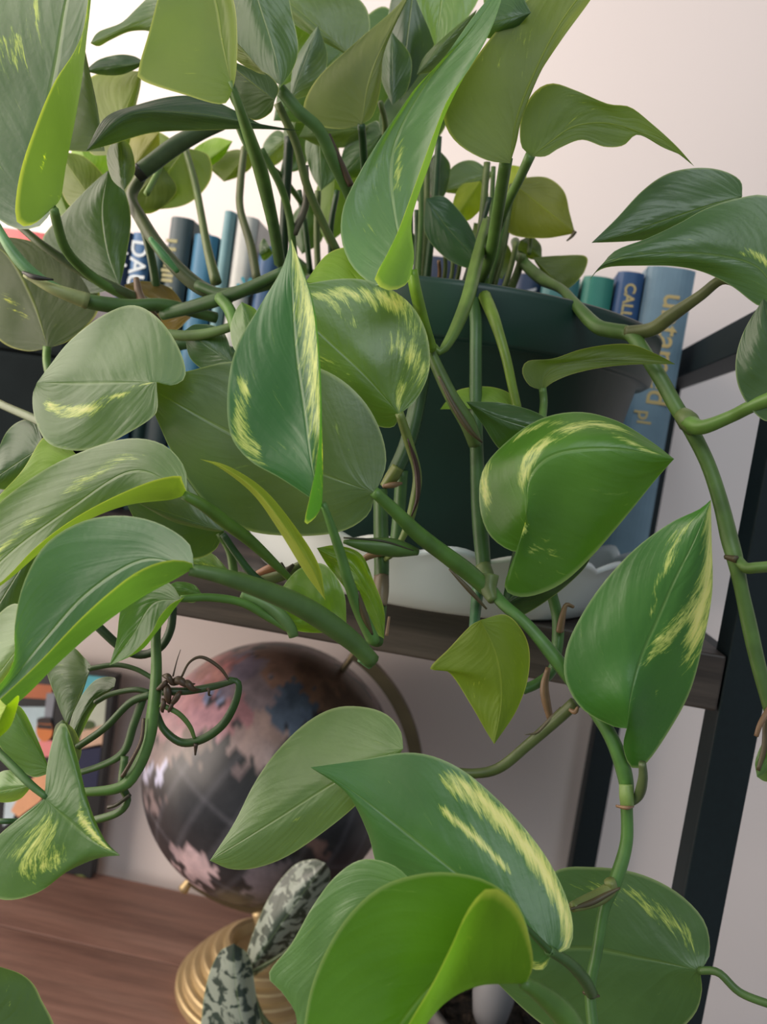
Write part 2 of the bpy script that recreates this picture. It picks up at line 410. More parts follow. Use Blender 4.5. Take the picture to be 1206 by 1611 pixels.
leaf(36, (290, 5), (142, 68), [(262, -25), (235, -6), (213, 15), (190, 36), (155, 50)], [(262, 50), (225, 48), (200, 51), (172, 64), (155, 73)], col='grey', cup=.3)
L = leaf(27, (366, 140), (285, -110), [(350, 164), (290, 149), (224, 127), (218, 108), (233, 55), (250, -10), (268, -70)],
     [(371, 115), (373, 60), (367, 0), (340, -60)], [(358, 105), (349, 60), (340, 5), (318, -60)], up=False, col=(.095, .185, .055), cup=-.6, var=[(0.03, .18, .03, .5, .045, .9), (-.5, .3, -.45, .35, .18, .35)], label='bright leaf seen from below with a yellow midrib streak')
stem([(362, 128, 27), (376, 168, 27.4), (392, 215, 28.5), (408, 262, 30), (420, 310, 32), (432, 365, 35), (440, 415, 38)], [12, 20, 24, 22, 20, 19, 18], 'green', L)
leaf(33, (385, -60), (442, 134), [(440, -50), (460, 25), (469, 75), (461, 108)], [(355, 0), (362, 60), (398, 112)], [(408, 10), (430, 80)], col='dark', var=[(-.2, .3, -.2, .4, .1, .2)])
leaf(32, (432, 158), (340, 85), [(438, 138), (420, 116), (385, 104)], [(425, 178), (398, 189), (366, 165)], up=False, col='deep')
leaf(33, (195, 300), (188, 212), [(175, 280), (168, 240)], [(212, 270), (206, 232)], col='dull')
leaf(40.5, (200, 275), (250, 208), [(192, 245), (205, 215)], [(235, 265), (250, 235)], up=False, col=(.17, .22, .09))
L = leaf(31.5, (135, 238), (472, 206), [(165, 185), (215, 165), (275, 151), (325, 154), (372, 175), (420, 199)], [(180, 226), (240, 209), (320, 205), (400, 203)], [(205, 180, .2), (300, 178, .2), (380, 190, .2)], col=(.042, .095, .050), cup=.9, gro=.0)
leaf(30, (418, 118), (365, 60), [(405, 105), (385, 80)], [(400, 112), (370, 92)], col='grey')  # grey blade put in as the triangular highlight on the dark leaf
# --- top middle
L = leaf(36, (568, 196), (658, -35), [(535, 203), (490, 194), (477, 168), (500, 122), (560, 66), (622, 12)], [(586, 182), (598, 140), (604, 80), (630, 20)], [(580, 130), (603, 70)], up=False, col='dull', cup=.3)
stem([(568, 196, 36), (571, 230, 37), (575, 300, 39)], [12, 12], 'dark', L)
leaf(38, (560, 95), (415, -30), [(582, 40), (560, -5), (480, -30)], [(530, 78), (490, 56), (450, 26)], col='dull', var=[(-.3, .2, -.2, .5, .2, .3)])
leaf(41, (655, -60), (628, 160), [(692, -20), (686, 62), (662, 115)], [(618, -10), (608, 60), (612, 120)], col='deep')
leaf(38, (705, -90), (685, 76), [(635, -60), (655, 0), (673, 42)], [(765, -60), (752, 0), (716, 52)], [(694, 0)], col='light', cup=-.3, var=[(-.1, .5, -.1, .9, .12, .5)])
leaf(37, (655, 118), (750, 15), [(668, 88), (705, 52)], [(690, 108), (730, 68)], col='dull')
leaf(38, (617, 166), (616, 50), [(600, 125), (601, 80)], [(641, 140), (646, 90)], col='dark')
leaf(39, (441, 138), (452, 10), [(480, 110), (500, 50), (480, 15)], [(440, 90), (438, 40)], col='mid', up=False)
leaf(37.5, (455, 160), (500, 40), [(462, 100), (485, 60)], [(500, 140), (515, 90)], col='grey')
leaf(41, (580, 200), (470, 215), [(530, 178), (490, 185)], [(560, 228), (510, 232)], col='dull')
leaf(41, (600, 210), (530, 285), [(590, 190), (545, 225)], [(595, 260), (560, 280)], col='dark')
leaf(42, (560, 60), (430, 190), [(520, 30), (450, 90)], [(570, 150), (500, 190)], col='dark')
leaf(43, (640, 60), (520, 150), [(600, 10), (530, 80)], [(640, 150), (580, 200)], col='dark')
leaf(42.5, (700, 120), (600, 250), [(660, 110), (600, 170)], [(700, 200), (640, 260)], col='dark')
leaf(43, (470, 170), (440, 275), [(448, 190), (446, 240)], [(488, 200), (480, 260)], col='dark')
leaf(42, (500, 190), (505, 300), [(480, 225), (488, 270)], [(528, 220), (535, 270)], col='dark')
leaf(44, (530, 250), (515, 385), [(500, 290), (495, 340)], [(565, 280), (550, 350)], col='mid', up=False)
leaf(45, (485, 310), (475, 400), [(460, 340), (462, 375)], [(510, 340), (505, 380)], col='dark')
leaf(44, (455, 215), (413, 250), [(435, 205), (415, 225)], [(445, 250), (425, 262)], col='grey', var=[(0, .3, 0, .7, .5, .4)])
# the great folded leaf
L = leaf(28, (648, 428, .8), (800, -40), [(600, 450), (572, 438), (548, 410), (536, 370), (540, 325), (562, 278), (590, 230), (622, 183), (652, 140), (700, 88), (745, 25)],
     [(638, 448, 0), (612, 457, -.6), (589, 441, -1.4), (606, 405, -1.7), (625, 366, -1.7), (642, 320, -1.5), (662, 265, -1.2), (684, 205, -.8), (705, 155, -.4), (740, 105, -.2), (774, 42, -.1)],
     [(636, 400, 1), (622, 350, 1.1), (613, 270, 1.), (628, 205, .8), (678, 120, .5), (740, 48, .2)],
     [[(651, 400, .9), (647, 350, 1), (660, 300, 1), (680, 240, .9), (698, 180, .7), (731, 115, .4), (768, 50, .1)]], col=(.10, .235, .085), cup=.3,
     var=[(.1, .3, .1, .42, .12, .75), (-.5, .25, -.35, .38, .3, .42)], label='tall folded leaf with pale upper face and lime curled edge', tilt=0.5)
stem([(648, 425, 28.8), (653, 455, 29), (664, 500, 30), (678, 548, 31.5)], [18, 19, 18, 18], (.15, .28, .02), L)
leaf(30.5, (600, 450), (480, 444), [(575, 400), (545, 389), (512, 402)], [(570, 470), (520, 455)], up=False, col='bright')
L = leaf(31, (802, 257), (962, -70), [(765, 252), (722, 228), (700, 196), (702, 160), (745, 95), (800, 27), (880, -40)], [(812, 225), (822, 180), (845, 122), (885, 60), (935, -10)], [(812, 190), (838, 120), (885, 30)], up=False, col=(.088, .160, .055), cup=-.3, label='broad upright leaf seen from below against the wall')
stem([(796, 250, 31.3), (788, 300, 33), (780, 350, 35), (768, 410, 37), (740, 470, 39)], [20, 18], 'green', L)
leaf(30.5, (835, 20), (742, 45), [(810, -20), (765, 5)], [(800, 55), (765, 60)], col='dark')
leaf(34, (790, -40), (840, 60), [(760, 0), (790, 50)], [(850, -40), (870, 20)], col='mid')
L = leaf(33, (836, 246), (1092, 262), [(819, 228), (820, 182), (840, 145), (868, 131), (905, 142), (955, 163), (990, 168), (1022, 192), (1062, 228)], [(858, 246), (880, 233), (915, 220), (950, 231), (980, 229), (1003, 212), (1042, 232), (1072, 245)], [(862, 226), (900, 200), (945, 193), (990, 202), (1045, 226)], up=False, col=(.070, .145, .045), cup=-.2)
stem([(834, 244, 33), (815, 285, 34), (795, 325, 35.5), (778, 368, 37), (755, 430, 39), (742, 470, 40)], [16, 14, 16, 17, 17, 17], 'green', L)
L = leaf(42, (806, 288), (904, 366), [(830, 279), (862, 280), (887, 301), (896, 336)], [(793, 320), (800, 366), (850, 375), (890, 370)], up=False, col=(.090, .135, .025), cup=.3)
stem([(904, 364, 42), (899, 372, 42), (891, 379, 42)], [7, 2], 'brown', L)
stem([(806, 290, 42), (790, 380, 42), (770, 450, 43)], [10, 12], 'olive', L)
leaf(43, (820, 262), (795, 320), [(800, 262), (790, 290)], [(828, 280), (815, 310)], up=False, col='yell')
L = leaf(34, (1167, 308), (930, 382), [(1164, 284), (1135, 268), (1095, 264), (1050, 273), (1010, 300), (968, 345)], [(1155, 345), (1100, 366), (1050, 374), (985, 380)], [(1110, 325), (1020, 355)], col='dark', var=[(-.2, .2, -.1, .4, .2, .15)])
L = leaf(31, (1222, 470), (926, 442), [(1260, 420), (1260, 340), (1206, 308), (1160, 312), (1110, 328), (1070, 350), (1020, 374), (968, 394), (944, 420)], [(1195, 482), (1150, 450), (1105, 428), (1060, 419), (1010, 418), (958, 420), (935, 430)], [(1190, 420), (1110, 400), (1010, 400), (950, 415)], col=(.060, .140, .045), cup=.4, gro=.001, var=[(-.3, .12, -.2, .25, .2, .8), (0, .85, 0, .95, .6, .5)])
stem([(1205, 478, 31.5), (1170, 452, 31.8), (1136, 440, 32), (1100, 466, 32.5), (1055, 497, 33.3), (1025, 518, 34), (985, 524, 34.6)], [14, 14, 15, 17, 21, 22, 22], (.12, .14, .05), L)
leaf(30, (1240, 650), (1200, 470), [(1206, 663), (1178, 640), (1160, 605), (1157, 565), (1170, 520)], [(1290, 600), (1260, 520)], col='dark')
# --- right vines
V = stem([(810, 380, 45), (822, 412, 43), (850, 438, 41), (882, 455, 38), (905, 480, 36.5), (935, 512, 35.5), (962, 520, 35), (990, 526, 34.6), (1012, 555, 34), (1040, 600, 33.6), (1062, 640, 33.2), (1085, 676, 33), (1112, 730, 32.8), (1132, 790, 32.5), (1146, 848, 32.3), (1156, 885, 32), (1170, 950, 32), (1190, 1040, 31.8), (1212, 1120, 31.5)],
     [14, 17, 20, 22, 18, 16, 18, 24, 24, 24, 24, 24, 23, 24, 27, 22, 24, 23, 22], (.085, .165, .035), name='vine', label='long vine hanging at the right')
stem([(1070, 652, 32.9), (1082, 664, 32.6), (1092, 680, 32.6)], [26, 34, 22], 'olive', V, 'stem_node')
P_ = stem([(1082, 666, 32.5), (1105, 672, 31.8), (1150, 655, 31.2), (1180, 640, 30.6), (1225, 622, 30)], [28, 22, 19, 20, 22], (.11, .22, .04), V)
stem([(1156, 878, 32), (1172, 893, 31.5), (1190, 893, 31.2), (1225, 890, 31)], [18, 17, 17, 17], (.12, .22, .05), V)
stem([(1140, 876, 32), (1158, 880, 31.6)], [7, 12], 'brown', V, 'stem_node')
L = leaf(31, (1240, 1150), (1190, 1222), [(1206, 1160), (1188, 1195)], [(1240, 1225), (1206, 1230)], col='mid')
stem([(1212, 1112, 31.2), (1196, 1138, 31), (1189, 1158, 31)], [10, 7], 'tan', V, 'dried_sheath')
stem([(1206, 1130, 31.3), (1202, 1175, 31.1), (1192, 1212, 31)], [12, 6], 'brown', V, 'dried_sheath')
L = leaf(33, (853, 614), (1062, 573), [(832, 606), (821, 585), (830, 568), (870, 564), (920, 548), (985, 541), (1030, 556)], [(872, 600), (905, 587), (955, 577), (1010, 573)], [(858, 590), (885, 574), (950, 566), (1010, 568)], up=False, col=(.075, .150, .050), cup=-.3)
stem([(853, 610, 33), (855, 635, 33), (850, 680, 32)], [12, 12], 'green', L)
L = leaf(31.5, (733, 632), (895, 690), [(790, 634), (850, 652)], [(757, 665), (793, 712), (850, 710)], [(790, 660)], col=(.050, .125, .025))
leaf(33.5, (812, 642), (692, 644), [(800, 618), (765, 608), (722, 613), (703, 630)], [(790, 646), (750, 633), (716, 632)], up=False, col='bright')
stem([(762, 466, 35), (778, 505, 33.5), (795, 560, 33), (806, 610, 33), (814, 645, 33)], [20, 20, 16, 15, 14], (.17, .27, .03), label='lime stalk over the pot rim')
V = stem([(742, 455, 36), (748, 500, 34.5), (748, 560, 34), (748, 640, 33.7), (750, 720, 33.5), (753, 800, 33.3), (760, 885, 32.8), (762, 915, 32.5)], [19, 19, 19, 20, 21, 23, 25, 22], (.060, .135, .040), name='vine')
stem([(758, 890, 32.5), (764, 910, 32.2), (770, 928, 32)], [28, 30, 22], 'olive', V, 'stem_node')
stem([(755, 905, 32.8), (750, 940, 32.5), (745, 990, 31)], [20, 18, 16], (.050, .15, .06), V)
V = stem([(765, 345, 38), (750, 410, 36), (735, 470, 34), (715, 520, 32.6), (694, 553, 32), (682, 545, 32)], [12, 18, 22, 22, 20, 12], (.110, .190, .035), label='grooved stalk crossing the pot rim', groove=.6)
V = stem([(676, 552, 31.8), (692, 588, 31.8), (712, 628, 31.8), (735, 665, 32), (748, 700, 32.4)], [17, 20, 22, 25, 22], (.085, .150, .035), name='vine')
stem([(690, 592, 31.4), (712, 636, 31.3), (738, 676, 31.4), (758, 696, 31.8)], [5, 8, 10, 3], 'brown', V, 'dried_sheath')
# stems in front of the pot, middle
stem([(668, 560, 34), (655, 640, 33.5), (640, 700, 33), (620, 745, 32.6)], [26, 26, 26, 24], (.035, .090, .028), name='vine')
V = stem([(632, 740, 32.8), (628, 800, 33), (622, 860, 33)], [20, 20], (.05, .12, .03), name='vine')
stem([(626, 735, 32), (615, 752, 32), (602, 766, 32)], [20, 22, 12], (.16, .20, .04), V, 'stem_node')
stem([(602, 765, 31.8), (618, 763, 31.7), (632, 760, 31.9)], [6, 10, 4], 'tan', V, 'dried_sheath')
V = stem([(598, 770, 31.8), (599, 830, 31.6), (600, 900, 31.2), (597, 960, 30.6), (592, 1010, 29)], [22, 24, 24, 22, 22], (.055, .130, .030), name='vine')
stem([(600, 906, 30.9), (599, 930, 30.6), (598, 952, 30.4)], [24, 26, 22], (.16, .12, .07), V, 'dried_sheath')
stem([(560, 888, 31), (580, 875, 31), (605, 868, 31), (640, 872, 31)], [6, 12, 14, 5], 'tan', V, 'dried_sheath')
stem([(540, 852, 28.5), (580, 858, 28.8), (620, 862, 29), (657, 868, 29.4)], [6, 24, 30, 12], (.075, .16, .03), name='vine', groove=.5, label='short split stem lying across')
stem([(540, 846, 27.9), (600, 851, 28.1), (650, 866, 28.4)], [3, 4, 2], (.03, .035, .012), name='dried_sheath')
# leaf right middle
L = leaf(29, (838, 858, .6), (1060, 722, .3), [(808, 868), (770, 842), (754, 795), (760, 738), (800, 692), (850, 659), (910, 648), (970, 662), (1022, 693)], [(826, 880), (798, 905), (796, 930), (828, 939), (880, 920), (930, 876), (985, 812), (1030, 756)], [(829, 800, -.3), (836, 745, -.6), (880, 712, -.6), (970, 706, -.3)], col=(.075, .210, .020), cup=.9, gro=.0008, wob=1.5,
     var=[(-.12, .32, -.3, .5, .22, .95), (-.45, .6, -.7, .78, .22, .9), (-.3, .8, -.1, .9, .18, .85), (.3, .18, .38, .24, .14, 1.), (-.85, .26, -.95, .34, .16, 1.), (-.9, .5, -.8, .6, .14, .8), (.6, .3, .7, .4, .16, .6)], label='broad glossy heart shaped leaf before the pot, flecked yellow', tilt=0.35)
leaf(31, (788, 958), (934, 862), [(820, 925), (890, 885)], [(812, 972), (870, 938), (918, 895)], col='deep')
stem([(815, 865, 33), (806, 905, 32.5), (798, 950, 32)], [16, 18], 'dark', name='vine')
L = leaf(27, (986, 1146, .4), (1118, 786, .5), [(962, 1142), (915, 1115), (889, 1070), (890, 1022), (913, 970), (950, 915), (1000, 862), (1055, 822), (1098, 802)], [(980, 1175), (992, 1207), (1015, 1202), (1052, 1150), (1085, 1088), (1106, 1010), (1120, 930), (1119, 850)], [(992, 1095, .1), (1008, 1035), (1036, 970), (1062, 910), (1092, 850)], col=(.045, .170, .025), cup=.8, gro=.0012,
     var=[(.75, .62, .9, 1., .45, 1.), (.25, .45, .6, .7, .2, .75), (.08, .3, .12, .42, .12, .75), (-.25, .7, -.5, .85, .22, .7), (-.12, .5, -.3, .7, .14, .65), (.5, .3, .55, .35, .08, .5), (.3, .95, .9, .95, .4, .9)], label='upright pointed leaf with yellow streaked tip at the right')
# diagonal stem and lower right vine
V = stem([(765, 920, 31), (790, 950, 30), (830, 985, 29.4), (885, 1052, 29), (925, 1105, 29), (955, 1150, 28.6), (975, 1195, 28.4), (985, 1235, 28.4), (985, 1262, 28.4), (985, 1325, 28.2), (968, 1385, 27.8), (950, 1430, 27.5), (938, 1500, 27), (928, 1555, 26.6), (933, 1625, 26)],
     [22, 20, 20, 24, 26, 24, 24, 26, 20, 20, 22, 18, 18, 18, 20], (.070, .175, .035), name='vine', label='stem running down to the right below the pot')
stem([(984, 1234, 28.1), (985, 1250, 28), (986, 1268, 28)], [21, 23, 21], (.15, .24, .06), V, 'stem_node')
stem([(1010, 1200, 27.4), (1011, 1225, 27.6), (1004, 1252, 28), (990, 1266, 28.1)], [12, 15, 16, 10], (.075, .11, .04), V)
stem([(969, 1268, 27.9), (985, 1271, 27.6), (996, 1269, 27.9)], [4, 6, 3], 'tan', V, 'dried_sheath')
stem([(958, 1385, 27.4), (960, 1397, 27.4), (940, 1412, 27.2), (900, 1427, 26.5)], [18, 24, 22, 16], (.16, .20, .06), V, 'stem_node')
stem([(975, 1397, 27), (955, 1407, 26.9), (930, 1420, 26.7), (895, 1431, 26.3)], [4, 9, 9, 3], 'brown', V, 'dried_sheath')
stem([(917, 1561, 26.3), (930, 1565, 26.1), (942, 1567, 26.3)], [5, 10, 4], 'brown', V, 'dried_sheath')
stem([(770, 905, 30.6), (768, 925, 30.4), (775, 945, 30)], [30, 26, 16], 'olive', V, 'stem_node')
stem([(706, 895, 29), (735, 925, 29), (765, 958, 29.3)], [3, 8, 3], 'brown', V, 'dried_sheath')
stem([(700, 1213, 30), (745, 1217, 30), (785, 1208, 30), (830, 1172, 30), (880, 1128, 29.8), (905, 1105, 29.6)], [16, 16, 17, 17, 19, 20], (.085, .115, .035), name='vine')
stem([(868, 935, 32), (877, 975, 32), (876, 1020, 31.6), (868, 1055, 31.4), (845, 1075, 31.2), (822, 1085, 31)], [17, 18, 19, 16, 16, 16], (.060, .150, .035), name='vine')
stem([(902, 955, 31.4), (890, 952, 31.3), (884, 972, 31.3), (880, 994, 31.4)], [5, 8, 11, 12], 'tan', name='dried_sheath')
stem([(862, 1050, 30.9), (856, 1085, 30.7), (866, 1135, 30.6)], [8, 15, 10], 'tan', name='dried_sheath')
stem([(884, 1115, 29.9), (862, 1135, 29.8), (845, 1152, 29.8), (825, 1156, 29.8)], [9, 8, 5, 1], 'brown', name='dried_sheath')
stem([(895, 1116, 29.2), (904, 1120, 29.1), (909, 1112, 29.1)], [5, 8, 4], 'tan', name='dried_sheath')
L = leaf(29, (756, 975), (777, 1171), [(738, 986), (706, 1020), (676, 1052), (706, 1058), (738, 1105), (764, 1150)], [(798, 968), (829, 1008), (831, 1062), (812, 1118)], [(782, 1035), (789, 1100)], up=False, col=(.085, .175, .008), cup=.5, sharp=.5, var=[(-.1, .55, .3, .8, .2, .3)], label='lime green pointed leaf hanging below the shelf edge')
# --- centre leaves
L = leaf(27.5, (590, 776), (214, 598), [(607, 730), (599, 680), (570, 628), (520, 587), (450, 566), (360, 569), (290, 585)], [(577, 812), (530, 838), (450, 843), (380, 831), (320, 787), (272, 715), (240, 645)], [(480, 735), (360, 680)], col=(.090, .165, .065), cup=.4, gro=.001, var=[(.1, .45, .12, .5, .05, .6), (-.5, .2, -.45, .25, .06, .6)], label='very broad dull green leaf at the centre')
stem([(588, 773, 27.5), (620, 803, 28), (660, 842, 28.8), (710, 880, 29.8), (740, 903, 30.4), (768, 928, 30.6)], [18, 22, 26, 26, 28, 26], (.090, .200, .035), L)
L = leaf(24.5, (506, 796, .4), (458, 376), [(480, 778), (440, 752), (392, 724), (362, 682), (358, 612), (372, 545), (408, 482), (442, 425)], [(495, 815, 0), (479, 823, -.6), (488, 778, -.9), (499, 720, -.8), (503, 645, -.5), (500, 560, -.3), (491, 480, -.2), (473, 420, 0)],
     [(490, 735, .2), (478, 645, .4), (465, 550, .4), (459, 450, .2)], [[(508, 760, .3), (507, 700, .2), (505, 640, 0.), (501, 560, -.1), (492, 480, -.1), (474, 420, 0)]], col=(.045, .170, .055), cup=.5, gro=.0,
     var=[(-.93, .28, -.8, .5, .2, .8), (-.75, .3, -.7, .4, .08, .7), (.32, .16, .32, 1., .5, .78)], label='tall leaf folded along its midrib, front centre')  # last streak paints the glare on the right half in cream
stem([(508, 792, 24.9), (520, 825, 25.2), (535, 870, 25.8), (548, 915, 26.3), (565, 960, 27), (588, 1010, 27.5)], [11, 15, 17, 19, 22, 22], (.090, .210, .045), L)
L = leaf(28.5, (628, 652, .3), (420, 462), [(655, 628), (675, 582), (671, 525), (645, 478), (600, 448), (550, 438), (485, 446)], [(618, 672), (588, 668), (550, 640), (505, 600), (460, 560), (430, 505)], [(575, 592), (520, 540), (465, 490)], col=(.090, .190, .030), cup=.7, gro=.001,
     var=[(-.9, .5, -.6, .75, .25, .85), (-.9, .2, -.6, .35, .28, .7), (-.35, .05, -.5, .15, .2, .8), (-.4, .55, -.5, .7, .16, .65), (.3, .4, .5, .6, .3, .6), (-.95, .35, -.9, .5, .15, .7)], label='rounded leaf mottled yellow above the centre')
stem([(628, 650, 28.8), (644, 700, 29.5), (656, 745, 30), (652, 785, 30.2), (640, 830, 30.4), (620, 868, 30.6), (606, 880, 31)], [14, 15, 14, 15, 14, 10, 8], (.15, .21, .05), L)
stem([(641, 690, 29.1), (655, 735, 29.5), (657, 780, 29.7), (647, 812, 29.9)], [2, 8, 8, 2], (.045, .02, .015), L, 'dried_sheath')
L = leaf(26.5, (246, 601), (58, 602), [(272, 606), (292, 590), (280, 545), (248, 500), (208, 480), (160, 497), (110, 536), (76, 578)], [(248, 640), (238, 658), (200, 682), (160, 702), (118, 709), (76, 697), (56, 662), (51, 625)], [(180, 602), (115, 603)], col=(.098, .190, .072), cup=.5, gro=.0009,
     var=[(.10, .02, .36, .5, .10, .9), (.36, .5, .5, .8, .2, .9), (.95, .3, .95, .8, .12, .5)], label='pale rounded leaf with yellow diagonal streak at the left', tilt=0.35)
leaf(29.5, (410, 575), (380, 475), [(372, 555), (362, 520), (370, 490)], [(420, 530), (405, 490)], col='light')
leaf(33, (370, 575), (290, 520), [(350, 520), (310, 510)], [(340, 590), (300, 565)], col='dark')
# --- left middle
L = leaf(25, (294, 776, .4), (-90, 980), [(290, 735), (256, 699), (200, 690), (130, 710), (60, 745), (-10, 800), (-70, 880)], [(286, 755, -.5), (280, 748, -1), (235, 758, -1.3), (170, 786, -1.3), (110, 820, -.9), (55, 862, -.5), (0, 917, -.2)], [(210, 740, .3), (110, 800, .5), (10, 875, .4)],
     [[(270, 786, .3), (200, 795, .7), (135, 820, .8), (80, 855, .5), (10, 914, .2)]], col=(.100, .190, .060), cup=.3, var=[(-.45, .25, -.4, .38, .3, .7), (-.3, .6, -.2, .75, .25, .7)], label='long leaf with a rolled lime edge at the left', tilt=0.35)
stem([(288, 778, 25.3), (320, 795, 25.6), (355, 822, 26.5), (390, 848, 27.5), (430, 885, 28.4), (470, 925, 29)], [16, 22, 22, 19, 14, 8], (.10, .20, .03), L)
L = leaf(22.5, (304, 894), (-110, 1200), [(297, 855), (246, 822), (185, 811), (125, 822), (70, 858), (36, 920), (23, 985), (18, 1050), (-40, 1120)], [(299, 884, -.4), (262, 882, -.9), (215, 900, -1.1), (165, 938, -1.1), (120, 980, -.8), (65, 1038, -.4), (5, 1095, -.1)], [(225, 880, .4), (140, 930, .6), (75, 1000, .6), (0, 1090, .4)],
     [[(278, 910, .4), (215, 945, .7), (150, 992, .8), (90, 1045, .6), (20, 1112, .3)]], col=(.060, .165, .070), cup=.2, gro=0, var=[(-.5, .6, -.35, .75, .2, .25)], label='large front leaf with a bright lime rolled edge', tilt=0.4)
stem([(298, 896, 22.6), (350, 907, 23), (420, 930, 23.8), (485, 960, 24.8), (550, 1005, 25.8), (585, 1040, 26.4)], [20, 29, 34, 37, 34, 27], (.075, .150, .035), L)
stem([(570, 1032, 26.3), (585, 1046, 26.4)], [24, 18], (.10, .26, .10), L, 'stem_node')
L = leaf(25.5, (285, 942), (172, 1047), [(262, 916), (210, 926), (190, 958), (183, 1008)], [(289, 940, -.3), (268, 951, -.5), (250, 972, -.7), (238, 995, -.7), (206, 1030, -.3)], [(240, 950, .3), (208, 1000, .3)], [[(262, 975, .3), (245, 995, .3), (222, 1022, .1)]], col=(.085, .220, .060), cup=.1, var=[(-.5, .4, -.4, .8, .25, .3)], label='small very glossy leaf with lime margin', tilt=0.6)
stem([(284, 942, 25.5), (330, 940, 26), (380, 948, 26.6), (425, 972, 27), (462, 992, 27)], [12, 14, 14, 15, 16], (.10, .22, .04), L)
leaf(27, (318, 935), (262, 922), [(305, 920), (280, 915)], [(305, 948), (280, 942)], col='mid')
leaf(29.5, (70, 835), (-70, 1060), [(20, 850), (-40, 930)], [(52, 930), (20, 1000)], col='dark')
leaf(25, (60, 980), (-80, 1160), [(20, 950), (-30, 1010)], [(40, 1040), (0, 1100)], col='pale')
leaf(22, (10, 1110), (-30, 1200), [(-10, 1100), (-40, 1150)], [(30, 1095), (18, 1140), (-5, 1165)], up=False, col='lime')
leaf(27.5, (126, 722), (-50, 850), [(95, 690), (68, 688), (35, 740), (-10, 790)], [(100, 748), (45, 760), (0, 800)], up=False, col='bright', cup=.1)
leaf(29.5, (70, 700), (-20, 760), [(50, 660), (10, 680)], [(50, 745), (10, 770)], col='dark')
leaf(31, (60, 735), (-40, 820), [(30, 720), (-20, 760)], [(80, 790), (20, 830)], col='deep')
L = leaf(35.5, (76, 548), (-40, 375), [(115, 532), (154, 490), (150, 440), (105, 400), (30, 375)], [(40, 552), (0, 536), (-50, 480), (-60, 400)], [(50, 470), (10, 400)], up=False, col=(.030, .065, .032), cup=.3, var=[(.3, .3, .4, .5, .25, .5)])
stem([(74, 545, 35.4), (74, 575, 35.4), (85, 620, 35)], [14, 11], (.12, .22, .05), L)
stem([(-20, 625, 31), (10, 640, 30), (60, 662, 29), (110, 690, 28)], [13, 14, 15, 15], (.13, .17, .08))
stem([(-10, 345, 31), (12, 385, 31), (40, 420, 31.2), (75, 447, 31.6), (110, 462, 32)], [12, 17, 20, 18, 14], (.14, .30, .12), label='pale green broken stalk')
V = stem([(40, 433, 31.4), (85, 456, 32), (138, 474, 32.6), (200, 482, 33.6), (260, 480, 34.5), (340, 500, 36)], [10, 20, 26, 22, 20, 18], (.075, .150, .040), name='vine')
stem([(38, 432, 31.1), (85, 455, 31.4), (138, 474, 32.2)], [8, 19, 27], (.30, .34, .14), V, 'dried_sheath')
stem([(36, 428, 30.9), (55, 436, 30.8), (84, 440, 31)], [5, 9, 3], (.02, .02, .015), V, 'dried_sheath')
L = leaf(35.5, (188, 452), (170, 268), [(135, 460), (84, 420), (66, 378), (102, 333), (142, 292)], [(198, 405), (206, 345), (194, 295)], [(168, 395), (160, 330)], col=(.040, .100, .030), cup=.4)
stem([(30, 355, 33), (70, 388, 33), (130, 428, 33.6), (190, 458, 34.5), (250, 485, 36)], [12, 14, 16, 18, 18], (.07, .10, .035), name='vine')
leaf(40, (150, 322), (92, 238), [(112, 325), (92, 285)], [(170, 290), (135, 248)], up=False, col='dull')
leaf(41, (110, 345), (70, 245), [(75, 330), (62, 285)], [(125, 315), (110, 260)], up=False, col='mid')
leaf(42, (150, 300), (125, 225), [(118, 280), (112, 240)], [(175, 270), (165, 240)], up=False, col='bright')
L = leaf(42, (292, 232), (222, 332), [(328, 245), (330, 285), (292, 322)], [(225, 200), (192, 250), (196, 312)], up=False, col=(.085, .165, .045), cup=.2)
stem([(292, 236, 41.6), (306, 285, 41), (316, 335, 40.6), (326, 390, 40), (340, 445, 39.5)], [10, 12, 12, 14, 18], 'olive', L)
leaf(41.5, (255, 260), (196, 330), [(230, 240), (200, 280)], [(278, 300), (240, 335)], up=False, col='dull')
V = stem([(350, 195, 36), (315, 208, 36), (275, 230, 36), (240, 256, 36), (216, 274, 36)], [18, 24, 27, 27, 27], (.085, .125, .060), name='vine', label='thick grey green stem ending in a dark cut')
stem([(224, 268, 35.9), (214, 276, 35.9)], [28, 26], (.03, .028, .022), V, 'stem_node')
stem([(222, 278, 37), (206, 310, 36.6), (222, 345, 36), (250, 388, 35.6), (285, 428, 35.4), (320, 455, 35.4), (365, 472, 35.6)], [18, 20, 22, 22, 24, 24, 20], (.085, .110, .040), name='vine')
stem([(236, 375, 34.6), (258, 402, 34.5), (280, 428, 34.7)], [8, 13, 8], (.09, .26, .09), label='bright green patch of stalk')
stem([(262, 240, 39), (246, 275, 38.6), (230, 305, 38)], [7, 10, 10], (.16, .26, .07))
stem([(215, 325, 37), (232, 380, 37), (244, 440, 37.4), (248, 480, 38)], [12, 14, 14, 16], (.055, .11, .03))
L = leaf(44, (315, 262), (366, 222), [(300, 240), (335, 217)], [(330, 262), (352, 245)], col='bright', up=False)
L = leaf(44.5, (392, 238), (352, 286), [(365, 236), (325, 255)], [(396, 262), (375, 278)], col='dull', up=False)
stem([(384, 232, 42), (378, 290, 41.5), (378, 330, 41), (394, 385, 40.6), (404, 440, 40)], [10, 12, 12, 14, 14], (.10, .125, .04), L)
leaf(45, (425, 390), (408, 400), [(415, 375), (408, 385)], [(428, 400), (415, 410)], col='dark')
